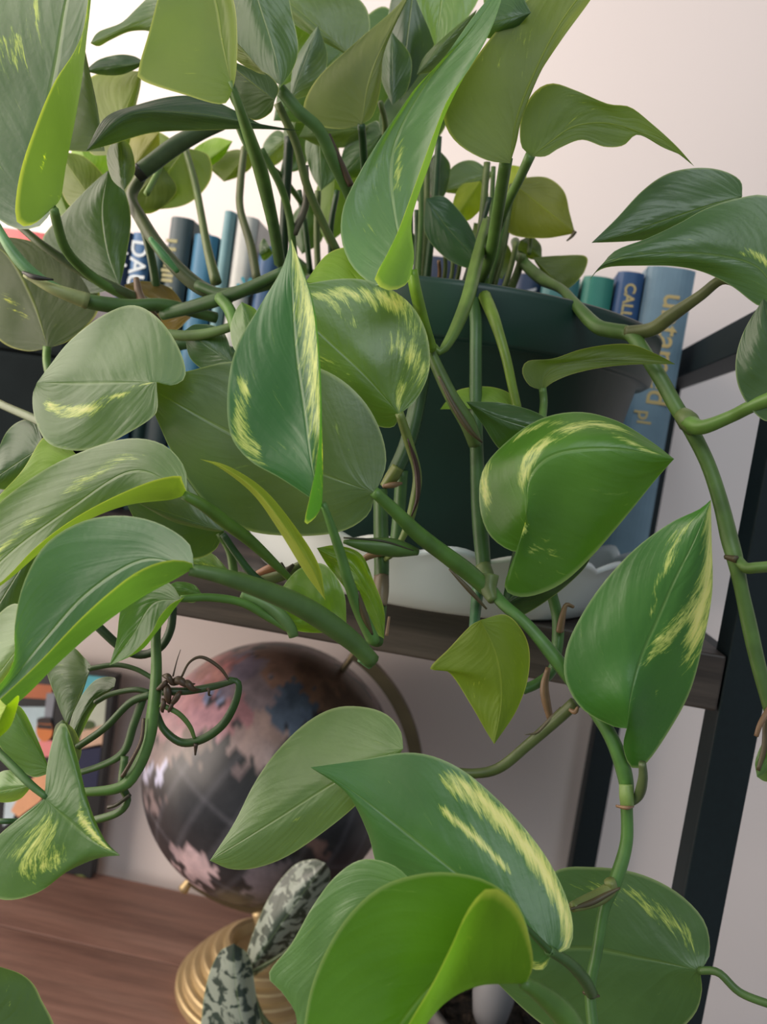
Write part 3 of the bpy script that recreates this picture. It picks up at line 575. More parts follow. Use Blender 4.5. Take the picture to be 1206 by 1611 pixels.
for P, w, c in (([(410, 235, 36), (440, 290, 37), (455, 340, 38), (462, 400, 39)], 12, 'green'),
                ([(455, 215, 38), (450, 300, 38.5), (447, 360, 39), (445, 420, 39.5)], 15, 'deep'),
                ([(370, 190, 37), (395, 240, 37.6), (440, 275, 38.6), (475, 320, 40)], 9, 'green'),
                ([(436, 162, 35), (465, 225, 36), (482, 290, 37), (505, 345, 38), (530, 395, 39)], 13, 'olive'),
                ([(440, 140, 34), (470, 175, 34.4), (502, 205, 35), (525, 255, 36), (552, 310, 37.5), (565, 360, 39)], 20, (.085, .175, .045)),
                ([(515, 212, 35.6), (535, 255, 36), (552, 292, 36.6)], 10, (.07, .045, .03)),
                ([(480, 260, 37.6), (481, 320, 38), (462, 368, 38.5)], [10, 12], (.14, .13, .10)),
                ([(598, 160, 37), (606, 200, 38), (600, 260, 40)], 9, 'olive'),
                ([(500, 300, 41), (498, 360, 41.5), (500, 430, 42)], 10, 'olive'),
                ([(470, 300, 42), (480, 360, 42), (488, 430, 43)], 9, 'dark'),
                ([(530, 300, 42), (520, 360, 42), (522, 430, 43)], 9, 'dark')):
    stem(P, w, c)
for k, (xt, yt, xb_, w, c) in enumerate(((662, 260, 655, 10, 'green'), (672, 230, 662, 11, 'olive'), (680, 250, 672, 9, (.05, .045, .02)), (690, 215, 668, 12, 'dark'), (655, 330, 650, 9, 'dark'), (766, 255, 742, 13, 'olive'),
        (776, 262, 760, 9, 'green'), (700, 400, 694, 8, 'olive'), (712, 400, 704, 7, 'pale'), (724, 405, 712, 8, 'olive'), (690, 410, 686, 7, 'tan'), (795, 330, 765, 8, 'green'), (802, 345, 775, 7, 'olive'),
        (738, 400, 726, 8, 'olive'), (760, 330, 735, 12, 'dark'), (812, 380, 790, 10, 'olive'), (645, 300, 640, 9, 'dark'), (822, 400, 800, 14, 'olive'), (600, 300, 610, 10, 'dark'), (560, 330, 580, 10, 'dark'), (770, 310, 725, 10, 'deep'))):
    d = 40+3*((k*7) % 5)/5
    stem([(xt, yt, d), ((xt+xb_)/2+3, (yt+455)/2, d+.5), (xb_, 462, d+1)], [w*.8, w], c)
L = leaf(38.5, (670, 312), (753, 412), [(700, 310), (736, 350), (752, 388)], [(668, 365), (698, 404), (736, 422)], [(705, 360)], col=(.035, .110, .045), cup=.4, label='glossy dark leaf inside the pot rim')
leaf(43, (775, 272), (695, 302), [(742, 252), (710, 264)], [(758, 300), (722, 305)], col='grey', var=[(0, .2, 0, .8, .5, .35)])
leaf(42, (755, 285), (715, 345), [(725, 292), (712, 320)], [(768, 310), (740, 345)], up=False, col='yell')
leaf(42, (690, 235), (690, 320), [(672, 260), (675, 300)], [(708, 260), (702, 300)], col='dark')
L = leaf(42, (838, 405), (888, 458), [(880, 402), (921, 403), (920, 425), (905, 445)], [(845, 418), (862, 438)], up=False, col=(.055, .105, .025))
leaf(43, (818, 378), (852, 405), [(835, 372), (850, 385)], [(815, 395), (835, 408)], col='dull')
stem([(834, 372, 43), (832, 400, 43)], 7, 'olive', L)
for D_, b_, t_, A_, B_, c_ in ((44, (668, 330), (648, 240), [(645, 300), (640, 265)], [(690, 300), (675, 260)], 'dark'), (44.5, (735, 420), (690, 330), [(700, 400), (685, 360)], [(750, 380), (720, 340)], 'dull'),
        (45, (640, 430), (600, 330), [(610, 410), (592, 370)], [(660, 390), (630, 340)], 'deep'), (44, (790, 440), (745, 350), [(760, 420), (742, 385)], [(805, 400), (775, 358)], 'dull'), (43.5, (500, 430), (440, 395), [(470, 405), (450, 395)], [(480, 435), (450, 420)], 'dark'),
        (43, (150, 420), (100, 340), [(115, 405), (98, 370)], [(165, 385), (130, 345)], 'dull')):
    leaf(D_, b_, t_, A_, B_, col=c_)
# dead leaf and crossing stems left of centre
L = leaf(37, (300, 500), (195, 448), [(270, 455), (225, 442)], [(270, 520), (220, 490)], col=(.16, .12, .035), label='yellowing withered leaf', name='leaf')
stem([(214, 438, 35), (222, 470, 34.8), (250, 505, 34.6)], [10, 14, 8], (.18, .11, .07), L, 'dried_sheath')
stem([(255, 495, 34.6), (320, 478, 34), (380, 458, 33.6), (450, 425, 33.2)], [18, 22, 20, 16], (.045, .105, .028), name='vine')
stem([(310, 448, 35), (350, 462, 34.6), (400, 452, 34.2), (470, 432, 34)], [16, 18, 20, 16], (.05, .115, .03), name='vine')
stem([(255, 525, 33), (300, 528, 33), (345, 520, 33), (400, 500, 33)], [16, 18, 15, 14], (.13, .20, .07), name='vine')
stem([(345, 468, 33.6), (362, 490, 33), (375, 530, 32)], [18, 20, 18], (.10, .22, .04))
stem([(380, 560, 36), (300, 540, 36), (250, 555, 36)], [22, 18], 'dark', name='vine')
# --- beneath left
L = leaf(28.5, (354, 832), (190, 775), [(335, 800), (285, 775), (240, 765)], [(335, 868), (290, 878), (225, 835)], [(280, 810)], col='dark')
stem([(345, 838, 28.6), (362, 868, 28.8), (368, 905, 29)], [15, 15], 'green', L)
L = leaf(27.6, (352, 836), (215, 790), [(340, 790), (300, 740), (250, 740)], [(330, 835), (270, 820)], col='grey')
stem([(350, 840, 27.8), (372, 872, 28), (398, 905, 28.4), (425, 925, 28.6)], [12, 14], 'dark', L)
leaf(31, (360, 898), (300, 882), [(335, 872), (312, 868)], [(335, 902), (312, 900)], col='light', var=[(0, .3, 0, .7, .4, .6)])
stem([(370, 905, 31), (410, 912, 31), (450, 902, 31), (480, 885, 31)], [16, 18, 20, 14], (.10, .14, .04), name='vine')
stem([(405, 902, 30.5), (430, 893, 30.3), (450, 898, 30.4)], [10, 14, 8], (.30, .13, .06), name='dried_sheath')
stem([(442, 885, 30.4), (448, 900, 30.3), (462, 888, 30.4)], [4, 12, 5], (.05, .035, .02), name='dried_sheath')
# lime rolled leaf and the glossy young leaves
L = leaf(25.5, (512, 945), (314, 722), [(500, 886), (458, 820), (412, 767), (358, 733)], [(480, 902), (438, 834), (398, 778), (347, 737)], [(490, 893, -.2), (447, 827, -.3), (404, 773, -.3), (352, 736, -.2)], up=False, col=(.19, .30, .05), cup=.3, label='narrow lime leaf seen edge on')
L = leaf(28.3, (604, 1005), (498, 862), [(604, 960), (588, 915), (568, 872), (530, 858)], [(575, 985), (545, 930), (515, 890)], [(585, 950), (550, 890)], col=(.12, .24, .012), wob=3, var=[(.3, .5, .3, .9, .3, .6)], label='young glossy lime leaf')
L = leaf(27.8, (545, 985), (430, 955), [(540, 930), (510, 888), (470, 895), (440, 930)], [(520, 995), (470, 993), (440, 975)], col=(.11, .24, .015), wob=3, label='young glossy leaf curled over the shelf edge')
stem([(380, 935, 27), (425, 955, 27), (455, 985, 27), (462, 1002, 27)], [14, 20, 22, 16], (.13, .24, .07))
stem([(562, 930, 26.6), (572, 965, 26.8), (585, 998, 27.2)], [6, 12, 5], 'brown', name='dried_sheath')
stem([(612, 970, 29), (608, 1000, 28.8)], [4, 6], 'tan', name='dried_sheath')
# --- knot of looping roots, lower left
K = stem([(262, 940, 27.6), (246, 985, 27), (246, 1050, 26.8), (243, 1100, 26.6), (234, 1160, 26.4), (215, 1210, 26.2), (185, 1240, 26), (100, 1248, 26)], [18, 16, 18, 21, 22, 20, 16, 13], (.075, .165, .035), name='vine', label='bare hanging vine with looping roots')
for P, w, c in (([(246, 1120, 27), (258, 1148, 27), (285, 1168, 27), (318, 1163, 27), (350, 1140, 27), (370, 1105, 27), (375, 1075, 27), (360, 1068, 27)], [10, 13, 14, 14, 14, 14, 12, 8], (.035, .085, .020)),
                ([(255, 1088, 26.6), (295, 1087, 26.8), (335, 1080, 27), (372, 1070, 27)], [14, 13, 12, 8], (.045, .080, .025)),
                ([(285, 1066, 26.6), (298, 1042, 26.7), (318, 1034, 26.8), (345, 1050, 26.9), (360, 1070, 27)], [4, 4, 6, 6, 4], (.10, .065, .035)),
                ([(252, 1108, 26.5), (280, 1122, 26.6), (298, 1142, 26.8), (306, 1162, 27)], [10, 9, 8, 6], (.12, .20, .05)),
                ([(242, 1068, 27), (212, 1052, 27), (180, 1046, 27), (140, 1052, 27)], [8, 9], (.04, .085, .025)),
                ([(240, 1092, 26.8), (205, 1105, 26.8), (165, 1145, 26.8), (122, 1175, 26.8)], [13, 12], (.04, .08, .025)),
                ([(236, 1090, 27.2), (212, 1085, 27.2), (175, 1092, 27.4), (150, 1105, 27.6)], [10, 9], (.04, .085, .025)),
                ([(225, 1098, 27), (210, 1140, 27), (195, 1182, 27), (160, 1204, 27), (95, 1224, 27)], [14, 14, 13, 11, 10], (.05, .105, .03)),
                ([(196, 1190, 26.8), (192, 1235, 26.6), (200, 1258, 26.6), (182, 1280, 26.6), (112, 1300, 26.8)], [13, 14, 13, 14, 10], (.055, .115, .03)),
                ([(272, 955, 28.4), (268, 990, 28.4), (252, 1018, 28.4), (222, 1030, 28.4), (190, 1018, 28.4), (150, 982, 28.4)], [14, 15], (.025, .055, .020)),
                ([(226, 1130, 26.3), (222, 1165, 26.1), (205, 1200, 26), (192, 1222, 26)], [6, 7], (.08, .05, .03)),
                ([(308, 1170, 26.8), (307, 1188, 26.8)], [8, 3], (.05, .03, .02)),
                ([(205, 1250, 26.4), (185, 1265, 26.3), (170, 1270, 26.4)], [6, 7], (.04, .035, .02)),
                ([(272, 1064, 26.6), (278, 1040, 26.6), (284, 1022, 26.6)], [3, 1], (.10, .07, .05))):
    stem(P, w, c, K, 'root')
for (x, y, w, a) in ((268, 1070, 26, .5), (288, 1074, 34, .1), (300, 1080, 30, .3), (264, 1092, 34, 1.2), (276, 1098, 26, 2.2), (256, 1110, 20, 1.5), (328, 1089, 12, .8), (268, 1112, 16, 1.9), (255, 1078, 22, 2.6)):
    ca_, sa_ = math.cos(a)*w*.55, math.sin(a)*w*.55
    stem([(x-ca_, y-sa_, 26.6), (x-ca_*.4+2, y-sa_*.3-3, 26.4), (x+ca_*.3-1, y+sa_*.4+2, 26.4), (x+ca_, y+sa_, 26.7)], [w*.1, w*.42, w*.30, w*.06], (.070, .040, .022), K, 'dried_sheath', groove=.5)
leaf(27, (144, 1048), (105, 1142), [(132, 1034), (110, 1018), (72, 1040), (88, 1100)], [(130, 1075), (116, 1105)], col='grey')
leaf(28, (180, 1080), (114, 1185), [(180, 1066), (150, 1070), (122, 1105), (108, 1150)], [(150, 1112), (130, 1150)], [(145, 1100), (120, 1145)], col='dark')
L = leaf(24.5, (70, 1256), (189, 1346), [(74, 1205), (86, 1155), (102, 1138), (121, 1190), (138, 1258), (163, 1318)], [(30, 1287), (-15, 1330), (-35, 1395), (8, 1416), (60, 1404), (108, 1370), (155, 1350)], [(108, 1290), (150, 1325)], col=(.085, .195, .055), cup=.5, wob=1.5, gro=.001,
     var=[(.3, .25, .5, .5, .4, .75), (-.15, .45, -.1, .85, .18, .95), (.5, .25, .6, .35, .25, .6), (-.2, .2, -.4, .5, .2, .4)], label='two lobed glossy leaf at the lower left', tilt=0.4)
stem([(-20, 1165, 25.5), (20, 1205, 25), (50, 1235, 24.7), (75, 1255, 24.6)], [13, 15, 15, 12], (.05, .13, .03), L)
leaf(26.5, (80, 1216), (5, 1100), [(60, 1165), (35, 1115)], [(50, 1222), (15, 1195), (-10, 1150)], col='mid', var=[(-.3, .3, -.3, .5, .1, .4)])
leaf(26.8, (122, 1205), (98, 1132), [(105, 1200), (84, 1180), (86, 1145)], [(128, 1180), (118, 1150)], col='grey')
leaf(27.5, (52, 1235), (-30, 1250), [(30, 1215), (0, 1215)], [(30, 1258), (0, 1262)], col='light', var=[(0, .3, 0, .6, .4, .4)])
stem([(-20, 1292, 26), (10, 1292, 26), (35, 1292, 26.4)], [10, 10], 'dark')
leaf(23, (-60, 1680), (-20, 1515), [(80, 1640), (64, 1570), (38, 1535)], [(-80, 1600), (-60, 1540)], col='dark', var=[(-.6, .5, -.5, .7, .2, .35)])
# --- lower middle
L = leaf(28, (634, 1178), (330, 1354), [(630, 1150), (608, 1124), (570, 1112), (525, 1114), (480, 1138), (435, 1182), (400, 1232), (368, 1295)], [(610, 1210), (565, 1262), (510, 1308), (450, 1348), (400, 1366), (362, 1367)], [(600, 1192), (520, 1235), (430, 1292)], col=(.130, .240, .085), cup=.4, gro=.001, var=[(.25, .55, .3, .62, .1, .6), (-.2, .82, -.1, .86, .1, .5)], label='pale matt leaf hanging before the globe', tilt=0.5)
L = leaf(24, (868, 1500, .3), (488, 1207), [(895, 1492), (901, 1455), (886, 1400), (850, 1335), (790, 1265), (720, 1207), (650, 1184), (570, 1195)], [(850, 1527), (800, 1505), (720, 1455), (640, 1402), (597, 1372), (578, 1310), (545, 1248)], [(800, 1440), (690, 1352), (590, 1272), (530, 1228)], col=(.060, .185, .050), cup=.8, gro=.0014,
     var=[(-.90, .05, -.84, .52, .24, 1.), (-.48, .30, -.52, .52, .11, 1.), (.9, .08, .9, .1, .2, .9)], label='long arched leaf with a broad yellow stripe', tilt=0.5)
stem([(866, 1498, 24.3), (830, 1462, 24), (790, 1420, 23.9)], [12, 10, 4], (.04, .11, .02), L)
stem([(862, 1494, 24.3), (895, 1515, 24.8), (918, 1540, 25.5), (930, 1562, 26.2)], [16, 18, 20, 20], (.060, .135, .035), L)
L = leaf(20.5, (826, 1548, .5), (560, 1760), [(835, 1490, .9), (815, 1425, .9), (770, 1388, .6), (720, 1374), (665, 1374), (600, 1394), (548, 1440), (508, 1505), (484, 1575), (478, 1660), (505, 1730)],
     [(838, 1520, 0), (832, 1475, -.5), (812, 1425, -1), (772, 1396, -1.2), (738, 1428, -1.3), (710, 1488, -1.3), (680, 1548, -1.2), (642, 1612, -.8), (600, 1690, -.3)],
     [(760, 1500, .9), (690, 1540, .8), (630, 1610, .6), (590, 1690, .3)], [[(795, 1548, .5), (750, 1552, .4), (705, 1574, .3), (668, 1615, .2), (620, 1690, .1)]], col=(.070, .200, .012), cup=.3, gro=0, label='bright lime leaf curling over at the bottom of the photo')
stem([(822, 1545, 21), (850, 1562, 21.3), (885, 1595, 21.6), (910, 1640, 22)], [20, 34, 42, 44], (.090, .200, .030), L)
L = leaf(22.8, (660, 1400), (462, 1660), [(620, 1362), (570, 1352), (528, 1378), (492, 1425), (458, 1485), (422, 1533), (444, 1562), (466, 1600)], [(660, 1480), (600, 1580), (530, 1660)], [(575, 1430), (525, 1500), (490, 1580)], col=(.105, .230, .070), cup=.2, sharp=.5, var=[(0, .3, 0, 1., .05, .5)], label='pale leaf behind the bright lime one', tilt=0.3)
L = leaf(28.5, (1101, 1527), (760, 1520), [(1116, 1500), (1107, 1448), (1062, 1402), (1000, 1373), (930, 1364), (870, 1372), (805, 1435)], [(1103, 1565), (1085, 1605), (1020, 1655), (930, 1660), (850, 1610), (795, 1560)], [(1010, 1508), (900, 1492)], col=(.070, .165, .050), cup=.5, gro=.001, var=[(-.6, .12, -.75, .5, .25, .6)], label='large round dark leaf at the lower right with yellow flecks', tilt=0.3)
stem([(1100, 1527, 28.4), (1130, 1530, 28), (1165, 1562, 27.6), (1225, 1585, 27)], [12, 13, 13, 13], (.06, .13, .03), L)

# ------------------------------------------------------------------ books
def letters(parent, text, x, y, z, size, color, rot='down', bold=0.):
    """raised flat lettering on a spine, reading downwards"""
    cu = bpy.data.curves.new('lettering', 'FONT'); cu.body = text; cu.size = size; cu.extrude = .0002; cu.offset = bold
    cu.align_x = 'LEFT'; cu.align_y = 'CENTER'
    t = bpy.data.objects.new('t', cu); COL.objects.link(t); dg = bpy.context.evaluated_depsgraph_get(); me = bpy.data.meshes.new_from_object(t.evaluated_get(dg)); bpy.data.objects.remove(t)
    # text x axis -> world -z (reads down), text y axis -> world +x
    o0 = origin(parent)
    for v in me.vertices: a, b, c = v.co; v.co = Vector((x+b, y-c, z-a))-o0
    me.update(); me.materials.clear(); return link('lettering', me, color, parent)
SY = .545
def book(xl, xr, ytop, col, label, lean=0., depth=.118, text=None, group=None, zb=ZT+.0004, sy=SY, tcol=(.62, .47, .16), bars=None, cover=None):
    a = at(xl, ytop, sy); b = at(xr, ytop+(xr-xl)*.13, sy); h = a.z-zb; x0, x1 = a.x, b.x
    r = empty('book', ((x0+x1)/2, sy+depth/2, zb), label, 'book', group)
    bm = bmesh.new(); t = .0016; d = sy
    box_bm(x0, x0+t, sy+.004, sy+depth, zb, zb+h, .0004, bm); box_bm(x1-t, x1, sy+.004, sy+depth, zb, zb+h, .0004, bm)
    from_bm('cover', bm, flat(cover or col), r)
    # rounded spine
    vs, fs = [], []; n = 10; w = x1-x0
    for k in range(n+1):
        q = -1+2*k/n; X = (x0+x1)/2+q*w/2; Yy = sy+.0045*abs(q)**3
        vs += [(X, Yy, zb), (X, Yy, zb+h), (X, sy+.006, zb+h), (X, sy+.006, zb)]
    for k in range(n):
        i, j = 4*k, 4*(k+1); fs += [(i, j, j+1, i+1), (i+1, j+1, j+2, i+2), (i+2, j+2, j+3, i+3), (i+3, j+3, j, i)]
    fs += [(0, 1, 2, 3), (4*n+3, 4*n+2, 4*n+1, 4*n)]
    from_verts('spine', vs, fs, flat(col), r, smooth=False)
    from_bm('page_block', box_bm(x0+t, x1-t, sy+.006, sy+depth-.003, zb+.003, zb+h-.003), M['paper'], r)
    for (s, ty, size, off) in (text or ()):
        c = at((xl+xr)/2, ty, sy); letters(r, s, (x0+x1)/2+off, sy-.0001, c.z, size, flat(tcol), bold=.0002)
    if bars:
        bm = bmesh.new(); ztop, zbot = at((xl+xr)/2, bars[1], sy).z, at((xl+xr)/2, bars[2], sy).z; zz = ztop; rr = random.Random(3)
        while zz > zbot:
            w_ = .0052*rr.uniform(.7, 1.); box_bm((x0+x1)/2+bars[0]-w_, (x0+x1)/2+bars[0]+w_, sy-.0003, sy+.001, zz-.0022, zz, 0, bm); zz -= rr.choice((.0034, .0034, .0058))
        from_bm('worn_gold_print', bm, flat((.36, .33, .16)), r)
    return r
g = 'books on the upper board'
book(186, 205, 362, (.020, .032, .070), 'narrow navy book with white marks left of the blue lettered book', text=[('LA', 395, .012, 0)], tcol=(.6, .62, .65), group=g)
book(206, 236, 364, (.050, .130, .270), 'mid blue book with large white lettering left of centre', text=[('DAUR', 377, .017, 0)], tcol=(.60, .65, .68), group=g)
book(238, 258, 395, (.030, .070, .070), 'short dark teal book beside the white lettered blue book', group=g)
book(266, 301, 339, (.040, .065, .075), 'tall dark slate book with faded gold lettering', group=g, bars=(-.004, 378, 470))
book(303, 341, 366, (.035, .150, .260), 'plain blue book right of the dark slate book', group=g)
book(350, 369, 330, (.140, .270, .300), 'tall slim pale teal book beside the white book', group=g)
book(371, 404, 338, (.480, .490, .470), 'white book with a teal flower on its spine', group=g, text=[('*', 436, .03, 0)], tcol=(.03, .24, .32))
book(406, 440, 385, (.030, .085, .190), 'deep blue book between the white book and the stalks', group=g)
book(620, 660, 420, (.020, .040, .095), 'dark blue book hidden behind the central stalks', group=g, sy=.570, depth=.085)
book(662, 720, 400, (.022, .036, .080), 'dark blue book behind the glossy leaf in the pot', group=g, sy=.570, depth=.085)
book(764, 808, 398, (.016, .030, .090), 'navy book behind the stalks above the pot rim', group=g, sy=.570, depth=.085)
book(810, 853, 428, (.016, .034, .085), 'navy book marked with a white letter W', text=[('W', 452, .017, 0)], tcol=(.35, .36, .40), group=g, sy=.566, depth=.09)
book(857, 914, 430, (.045, .170, .175), 'dull teal book right of the navy book', group=g)
book(920, 968, 432, (.030, .215, .165), 'sea green book left of the blue gold lettered book', group=g)
book(974, 1016, 425, (.020, .075, .200), 'royal blue book lettered in gold on its spine', text=[('CALL ME BY YOUR NAME', 446, .0098, 0)], group=g, tcol=(.50, .40, .16))
book(1021, 1097, 416, (.165, .265, .340), 'thick pale blue book with big gold lettering at the end of the row', text=[('untamed', 462, .021, .004), ('pl', 652, .013, -.002)], group=g, tcol=(.55, .42, .17), depth=.105)
for o in [q for q in bpy.data.objects if q.name.startswith('lettering')]: pass
book(-40, 78, 352, (.62, .130, .130), 'red and pink book at the far left of the upper board', group=g, sy=.60, depth=.08)
# black box at the left of the board
p = at(-90, 520, .50); q = at(105, 520, .50)
bx_ = empty('storage_box', ((p.x+q.x)/2, .55, ZT), 'charcoal storage box on the upper board behind the left leaves', 'box')
box('body', p.x, q.x, .50, .58, ZT+.0004, ZT+.10, M['charcoal'], bx_, .004)
box('lid', p.x-.002, q.x+.002, .498, .582, ZT+.1, ZT+.118, M['charcoal'], bx_, .003)

# ------------------------------------------------------------------ globe
YG = .568; GC = at(427, 1208, YG); GR = 206*GC.y/F*1.0*((GC-Vector((0, 0, H))).length/GC.y)
GR = .0945
gl = empty('desk_globe', (GC.x, GC.y, ZD), 'black and rose desk globe on a stepped brass foot', 'globe')
ax = (at(556, 1027, YG)-at(292, 1392, YG)); ax.y = 0; ax.normalize()          # tilted axis, in the plane of the wall
side = Vector((ax.z, 0, -ax.x)); back = Vector((0, 1, 0))
nu, nv = 144, 90; vs, fs = [], []
for j in range(nv+1):
    th = math.pi*j/nv
    for i in range(nu):
        ph = 2*math.pi*i/nu
        vs.append(GC+(ax*math.cos(th)+(side*math.cos(ph)+back*math.sin(ph))*math.sin(th))*GR)
for j in range(nv):
    for i in range(nu): i2 = (i+1) % nu; fs.append((j*nu+i, j*nu+i2, (j+1)*nu+i2, (j+1)*nu+i))
def globe_mat():
    m, nt, b = mat('globe map'); L = nt.links; at_ = N(nt, 'ShaderNodeAttribute', attribute_name='map_tint'); tc = N(nt, 'ShaderNodeTexCoord')
    n = noise_n(nt, 70, tc.outputs['Object'], 6, .65); r = ramp(nt, n.outputs[0], [(.3, (.7, .7, .75)), (.7, (1.3, 1.25, 1.25))])
    L.new(mix(nt, at_.outputs['Color'], r.outputs[0], 1., 'MULTIPLY'), b.inputs['Base Color']); b.inputs['Roughness'].default_value = .33
    return m
M['globe'] = globe_mat()
sph = from_verts('sphere', vs, fs, M['globe'], gl); tag(sph, 'near black globe ball with rose, mauve and blue lands')
ca = sph.data.color_attributes.new('map_tint', 'FLOAT_COLOR', 'POINT')
lands = [(330, 1055, 45, (.42, .22, .20)), (300, 1090, 40, (.45, .25, .27)), (345, 1045, 30, (.50, .20, .20)), (375, 1065, 40, (.20, .17, .22)), (330, 1085, 22, (.22, .27, .42)), (320, 1130, 30, (.46, .26, .30)),
         (400, 1090, 45, (.24, .20, .22)), (440, 1115, 45, (.10, .14, .20)), (470, 1090, 40, (.07, .10, .14)), (415, 1145, 42, (.36, .27, .25)), (400, 1170, 35, (.34, .26, .25)), (375, 1120, 28, (.38, .20, .22)), (270, 1130, 30, (.42, .26, .28)),
         (500, 1060, 60, (.20, .12, .08)), (550, 1090, 60, (.15, .095, .065)), (600, 1140, 40, (.16, .10, .07)), (450, 1040, 45, (.26, .16, .12)), (240, 1215, 14, (.50, .52, .68)), (316, 1372, 22, (.56, .42, .43)), (298, 1355, 20, (.56, .42, .43)), (283, 1340, 12, (.56, .42, .43)),
         (420, 1390, 34, (.20, .17, .19)), (455, 1385, 20, (.20, .17, .19)), (260, 1180, 30, (.22, .17, .16)), (300, 1170, 30, (.20, .16, .14)), (245, 1265, 12, (.20, .16, .16)), (500, 1330, 22, (.16, .10, .09)), (360, 1050, 30, (.30, .15, .15)), (385, 1215, 18, (.22, .17, .17))]
lp = [(at(x, y, YG-.07), r*(YG-.07)/F, c) for x, y, r, c in lands]
for k, v in enumerate(vs):
    base = Vector((.026, .028, .032)); d = (v-GC).normalized()
    n1 = noise.fractal(d*5.5+Vector((3, 1, 7)), 1., 2., 5)
    if v.y > GC.y-.02 and n1 > .12: base = Vector((.30, .20, .19))
    # graticule
    th = math.degrees(math.acos(max(-1, min(1, d.dot(ax))))); ph = math.degrees(math.atan2(d.dot(back), d.dot(side)))
    for (q, cc) in ((th % 15, 0), (ph % 15, 1)):
        if min(q, 15-q) < .9: base = base+Vector((.035, .035, .04))
    if v.y < GC.y:
        # nearest tint by sight line
        dv = v-Vector((0, 0, H)); s = Vector((CX+F*dv.dot(RIGHT)/dv.dot(fwd), CY-F*dv.dot(UP)/dv.dot(fwd), 0))
        s += Vector((noise.fractal(d*9, 1., 2., 4), noise.fractal(d*9+Vector((9, 9, 9)), 1., 2., 4), 0))*26
        best = None
        for x, y, r_, c in lands:
            q = math.hypot(s.x-x, s.y-y)/r_
            if q < 1.0 and (best is None or q < best[0]): best = (q, c)
        if best: base = Vector(best[1])*(1+.35*n1)
    ca.data[k].color = (base.x, base.y, base.z, 1)
# meridian arc: half ring on the right, pole to pole
def ring(name, rad, a0, a1, w, t, material, n=64):
    vs, fs = [], []
    for k in range(n+1):
        a = a0+(a1-a0)*k/n; rd = ax*math.cos(a)+side*math.sin(a)
        for (dr, dy) in ((-t, -w), (t, -w), (t, w), (-t, w)): vs.append(GC+rd*(rad+dr)+back*dy)
    for k in range(n):
        for q in range(4): q2 = (q+1) % 4; fs.append((4*k+q, 4*k+q2, 4*k+4+q2, 4*k+4+q))
    fs += [(0, 1, 2, 3), (4*n+3, 4*n+2, 4*n+1, 4*n)]
    return from_verts(name, vs, fs, material, gl, smooth=False)
ring('meridian_arc', .1105, 0, math.pi, .0035, .0045, M['bronze'])
for s, nm in ((1, 'upper_pin'), (-1, 'lower_pin')):
    tube_pts('axis_pin', [GC+ax*s*GR*.97, GC+ax*s*.113, GC+ax*s*(.123 if s < 0 else .119)], [.0025, .0025, .0042], M['brass' if s < 0 else 'bronze'], gl, seg=14)
low = GC+Vector((-side.x*.0+.0, 0, 0)); zl = GC.z-.1150
def foot_profile():
    pr = [(.001, 0.), (.060, 0.)]; r, z = .062, .003
    pr += [(.062, .003)]
    for k in range(5):
        pr += [(r, z+.0050), (r-.0012, z+.0063), (r-.0030, z+.0068), (r-.0042, z+.0068)]
        r -= .0050+.0012*k*.6; z += .0068; pr += [(r+.0006, z+.0002)]
    pr += [(r, z+.004), (r-.003, z+.0055), (r-.006, z+.004), (r-.010, z-.002), (.010, z-.005), (.001, z-.005)]
    return pr, z
fpr, fz = foot_profile()
ft = lathe('foot', fpr, (GC.x+.014, GC.y-.004, ZD+.0002), M['brass'], gl, 96)
ft.data.polygons.foreach_set('use_smooth', [True]*len(ft.data.polygons)); ft.data.set_sharp_from_angle(angle=math.radians(28))
tube_pts('foot_column', [(GC.x+.014, GC.y-.004, ZD+fz-.005), (GC.x+.012, GC.y-.002, ZD+fz+.012), (GC.x+.006, GC.y, zl+.002)], [.010, .006, .006], M['brass'], gl, seg=20)

# ------------------------------------------------------------------ comic style picture book standing at the left
YP = .655
a = at(8, 1060, YP); b = at(166, 1060, YP); x0, x1 = at(20, 1230, YP).x, at(162, 1230, YP).x
pz0, pz1 = ZD+.0004, at(150, 1058, YP).z
pic = empty('picture_book', ((x0+x1)/2, YP, ZD), 'colourful illustrated book standing against the wall, lower left', 'book')
def Xf(x, y): return at(x, y, YP).x
box('cover', x0-.02, x1, YP, YP+.012, pz0, pz1, flat((.012, .014, .016)), pic, .0008)
def patch(name, P, col, k=0):
    P = [at(x, y, YP) for x, y in P]; y = YP-.0004-.0003*k
    n = len(P); vs = [(max(x0-.0195, min(x1-.0008, p.x)), y, max(pz0+.001, min(pz1-.001, p.z))) for p in P]+[(max(x0-.0195, min(x1-.0008, p.x)), YP+.0003, max(pz0+.001, min(pz1-.001, p.z))) for p in P]
    fs = [tuple(range(n)), tuple(range(2*n-1, n-1, -1))]+[(i, n+i, n+(i+1) % n, (i+1) % n) for i in range(n)]
    return from_verts(name, vs, fs, flat(col), pic, smooth=False)
def disc(cx, cy, rx, ry, n=20): return [(cx+rx*math.cos(2*math.pi*i/n), cy+ry*math.sin(2*math.pi*i/n)) for i in range(n)]
patch('printed_panel', [(20, 1058), (86, 1062), (80, 1100), (15, 1096)], (.45, .14, .06))
patch('printed_panel', [(55, 1050), (90, 1055), (84, 1078), (50, 1075)], (.03, .03, .035), 1)
patch('printed_panel', [(20, 1112), (84, 1112), (74, 1190), (10, 1190)], (.42, .55, .60))
patch('printed_panel', [(74, 1090), (88, 1090), (82, 1130), (70, 1130)], (.22, .24, .28), 1)
patch('printed_figure', [(58, 1165), (84, 1165), (90, 1190), (50, 1190)], (.75, .25, .25), 2)
patch('printed_figure', disc(71, 1148, 13, 18), (.62, .20, .06), 3)
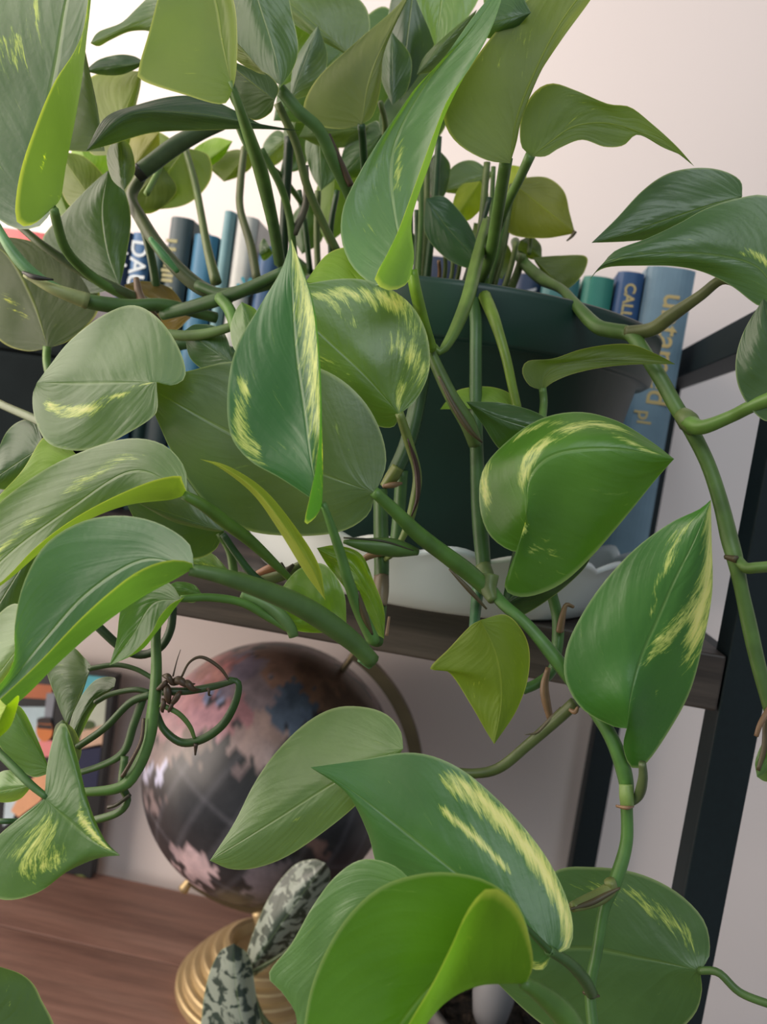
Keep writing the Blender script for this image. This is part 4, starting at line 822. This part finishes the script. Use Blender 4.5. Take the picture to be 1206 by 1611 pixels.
patch('printed_figure', [(60, 1138), (83, 1140), (83, 1147), (60, 1145)], (.03, .02, .02), 4)
patch('printed_figure', [(60, 1130), (66, 1128), (80, 1128), (83, 1138), (60, 1137)], (.03, .02, .02), 5)
patch('printed_panel', [(118, 1060), (170, 1066), (168, 1090), (118, 1100)], (.10, .45, .55))
patch('printed_panel', [(118, 1095), (168, 1090), (164, 1140), (118, 1150)], (.50, .55, .45))
patch('printed_panel', [(128, 1150), (164, 1140), (160, 1175), (124, 1180)], (.62, .42, .30))
patch('printed_panel', [(124, 1178), (160, 1170), (152, 1240), (120, 1240)], (.015, .02, .06))
patch('printed_figure', disc(140, 1140, 10, 7), (.06, .10, .03), 2)
patch('printed_figure', [(40, 1235), (78, 1200), (84, 1215), (64, 1260), (30, 1285), (18, 1275)], (.70, .36, .20), 2)
patch('printed_panel', [(10, 1240), (40, 1230), (20, 1290), (5, 1300)], (.5, .6, .65))
patch('printed_figure', disc(125, 1385, 12, 9), (.16, .20, .05), 2)

# ------------------------------------------------------------------ satin pothos in its own pot, lower board
sp = at(815, 1650, .475)
sat = empty('satin_pothos', (sp.x, .475, ZD), 'silver marbled satin pothos in a small pot on the lower board', 'plant')
hs = .105
lathe('pot', [(.001, 0), (.048, 0), (.062, hs-.012), (.066, hs-.012), (.067, hs), (.063, hs), (.060, hs-.012), (.046, .004), (.001, .004)], (sp.x, .475, ZD+.0002), M['terracotta'], sat, 64)
vs, fs = [(sp.x, .475, ZD+hs-.010)], []
for k in range(48):
    a_ = 2*math.pi*k/48; vs.append((sp.x+.0612*math.cos(a_), .475+.0612*math.sin(a_), ZD+hs-.012))
fs = [(0, 1+k, 1+(k+1) % 48) for k in range(48)]
from_verts('soil', vs, fs, M['soil'], sat)
bm = bmesh.new()
for k in range(150):
    a_ = random.random()*6.283; r_ = .058*math.sqrt(random.random()); s = random.uniform(.0015, .004)
    ret = bmesh.ops.create_icosphere(bm, subdivisions=1, radius=s)
    for v in ret['verts']: v.co = Vector((v.co.x*random.uniform(.6, 1.3), v.co.y, v.co.z*.7))+Vector((sp.x+r_*math.cos(a_), .475+r_*math.sin(a_), ZD+hs-.009))
tag(from_bm('soil_crumbs', bm, M['soil'], sat), None, kind='stuff')
S1 = leaf(46, (388, 1532), (512, 1358, 0), [(388, 1500), (405, 1450), (430, 1400), (462, 1362), (492, 1352)], [(405, 1533), (452, 1492), (492, 1440), (516, 1395), (519, 1372)], [(430, 1470), (480, 1400)], col=(.035, .060, .040), material='silver', parent=sat, cup=1.2)
stem([(390, 1534, 46), (398, 1565, 46), (430, 1620, 46), (560, 1680, 46.5), (700, 1700, 47), (800, 1640, 47.5)], [9, 12, 14, 14, 14, 14], (.10, .13, .05), sat, 'vine')
stem([(388, 1534, 45.7), (455, 1492, 46), (498, 1430, 46.2)], [7, 6, 2], (.06, .085, .03), S1)
S2 = leaf(44.5, (388, 1640), (368, 1484), [(322, 1640), (318, 1590), (328, 1535), (345, 1498)], [(412, 1630), (402, 1560), (392, 1505)], [(375, 1580), (368, 1520)], col=(.022, .045, .035), material='silver', parent=sat, cup=1.)
stem([(388, 1638, 44.5), (400, 1660, 45), (430, 1650, 46)], [10, 12], (.10, .13, .05), S2)
# grey rounded spike pushed into the soil
p = at(770, 1600, .455)
tag(lathe('watering_bulb', [(.001, -.012), (.006, -.010), (.0105, .0), (.0125, .012), (.0120, .022), (.0090, .031), (.0050, .0345), (.001, .0355)], (p.x, .455, ZD+hs-.004), M['grey'], None, 40), 'smooth grey rounded bulb standing in the soil of the small lower pot', 'bulb')
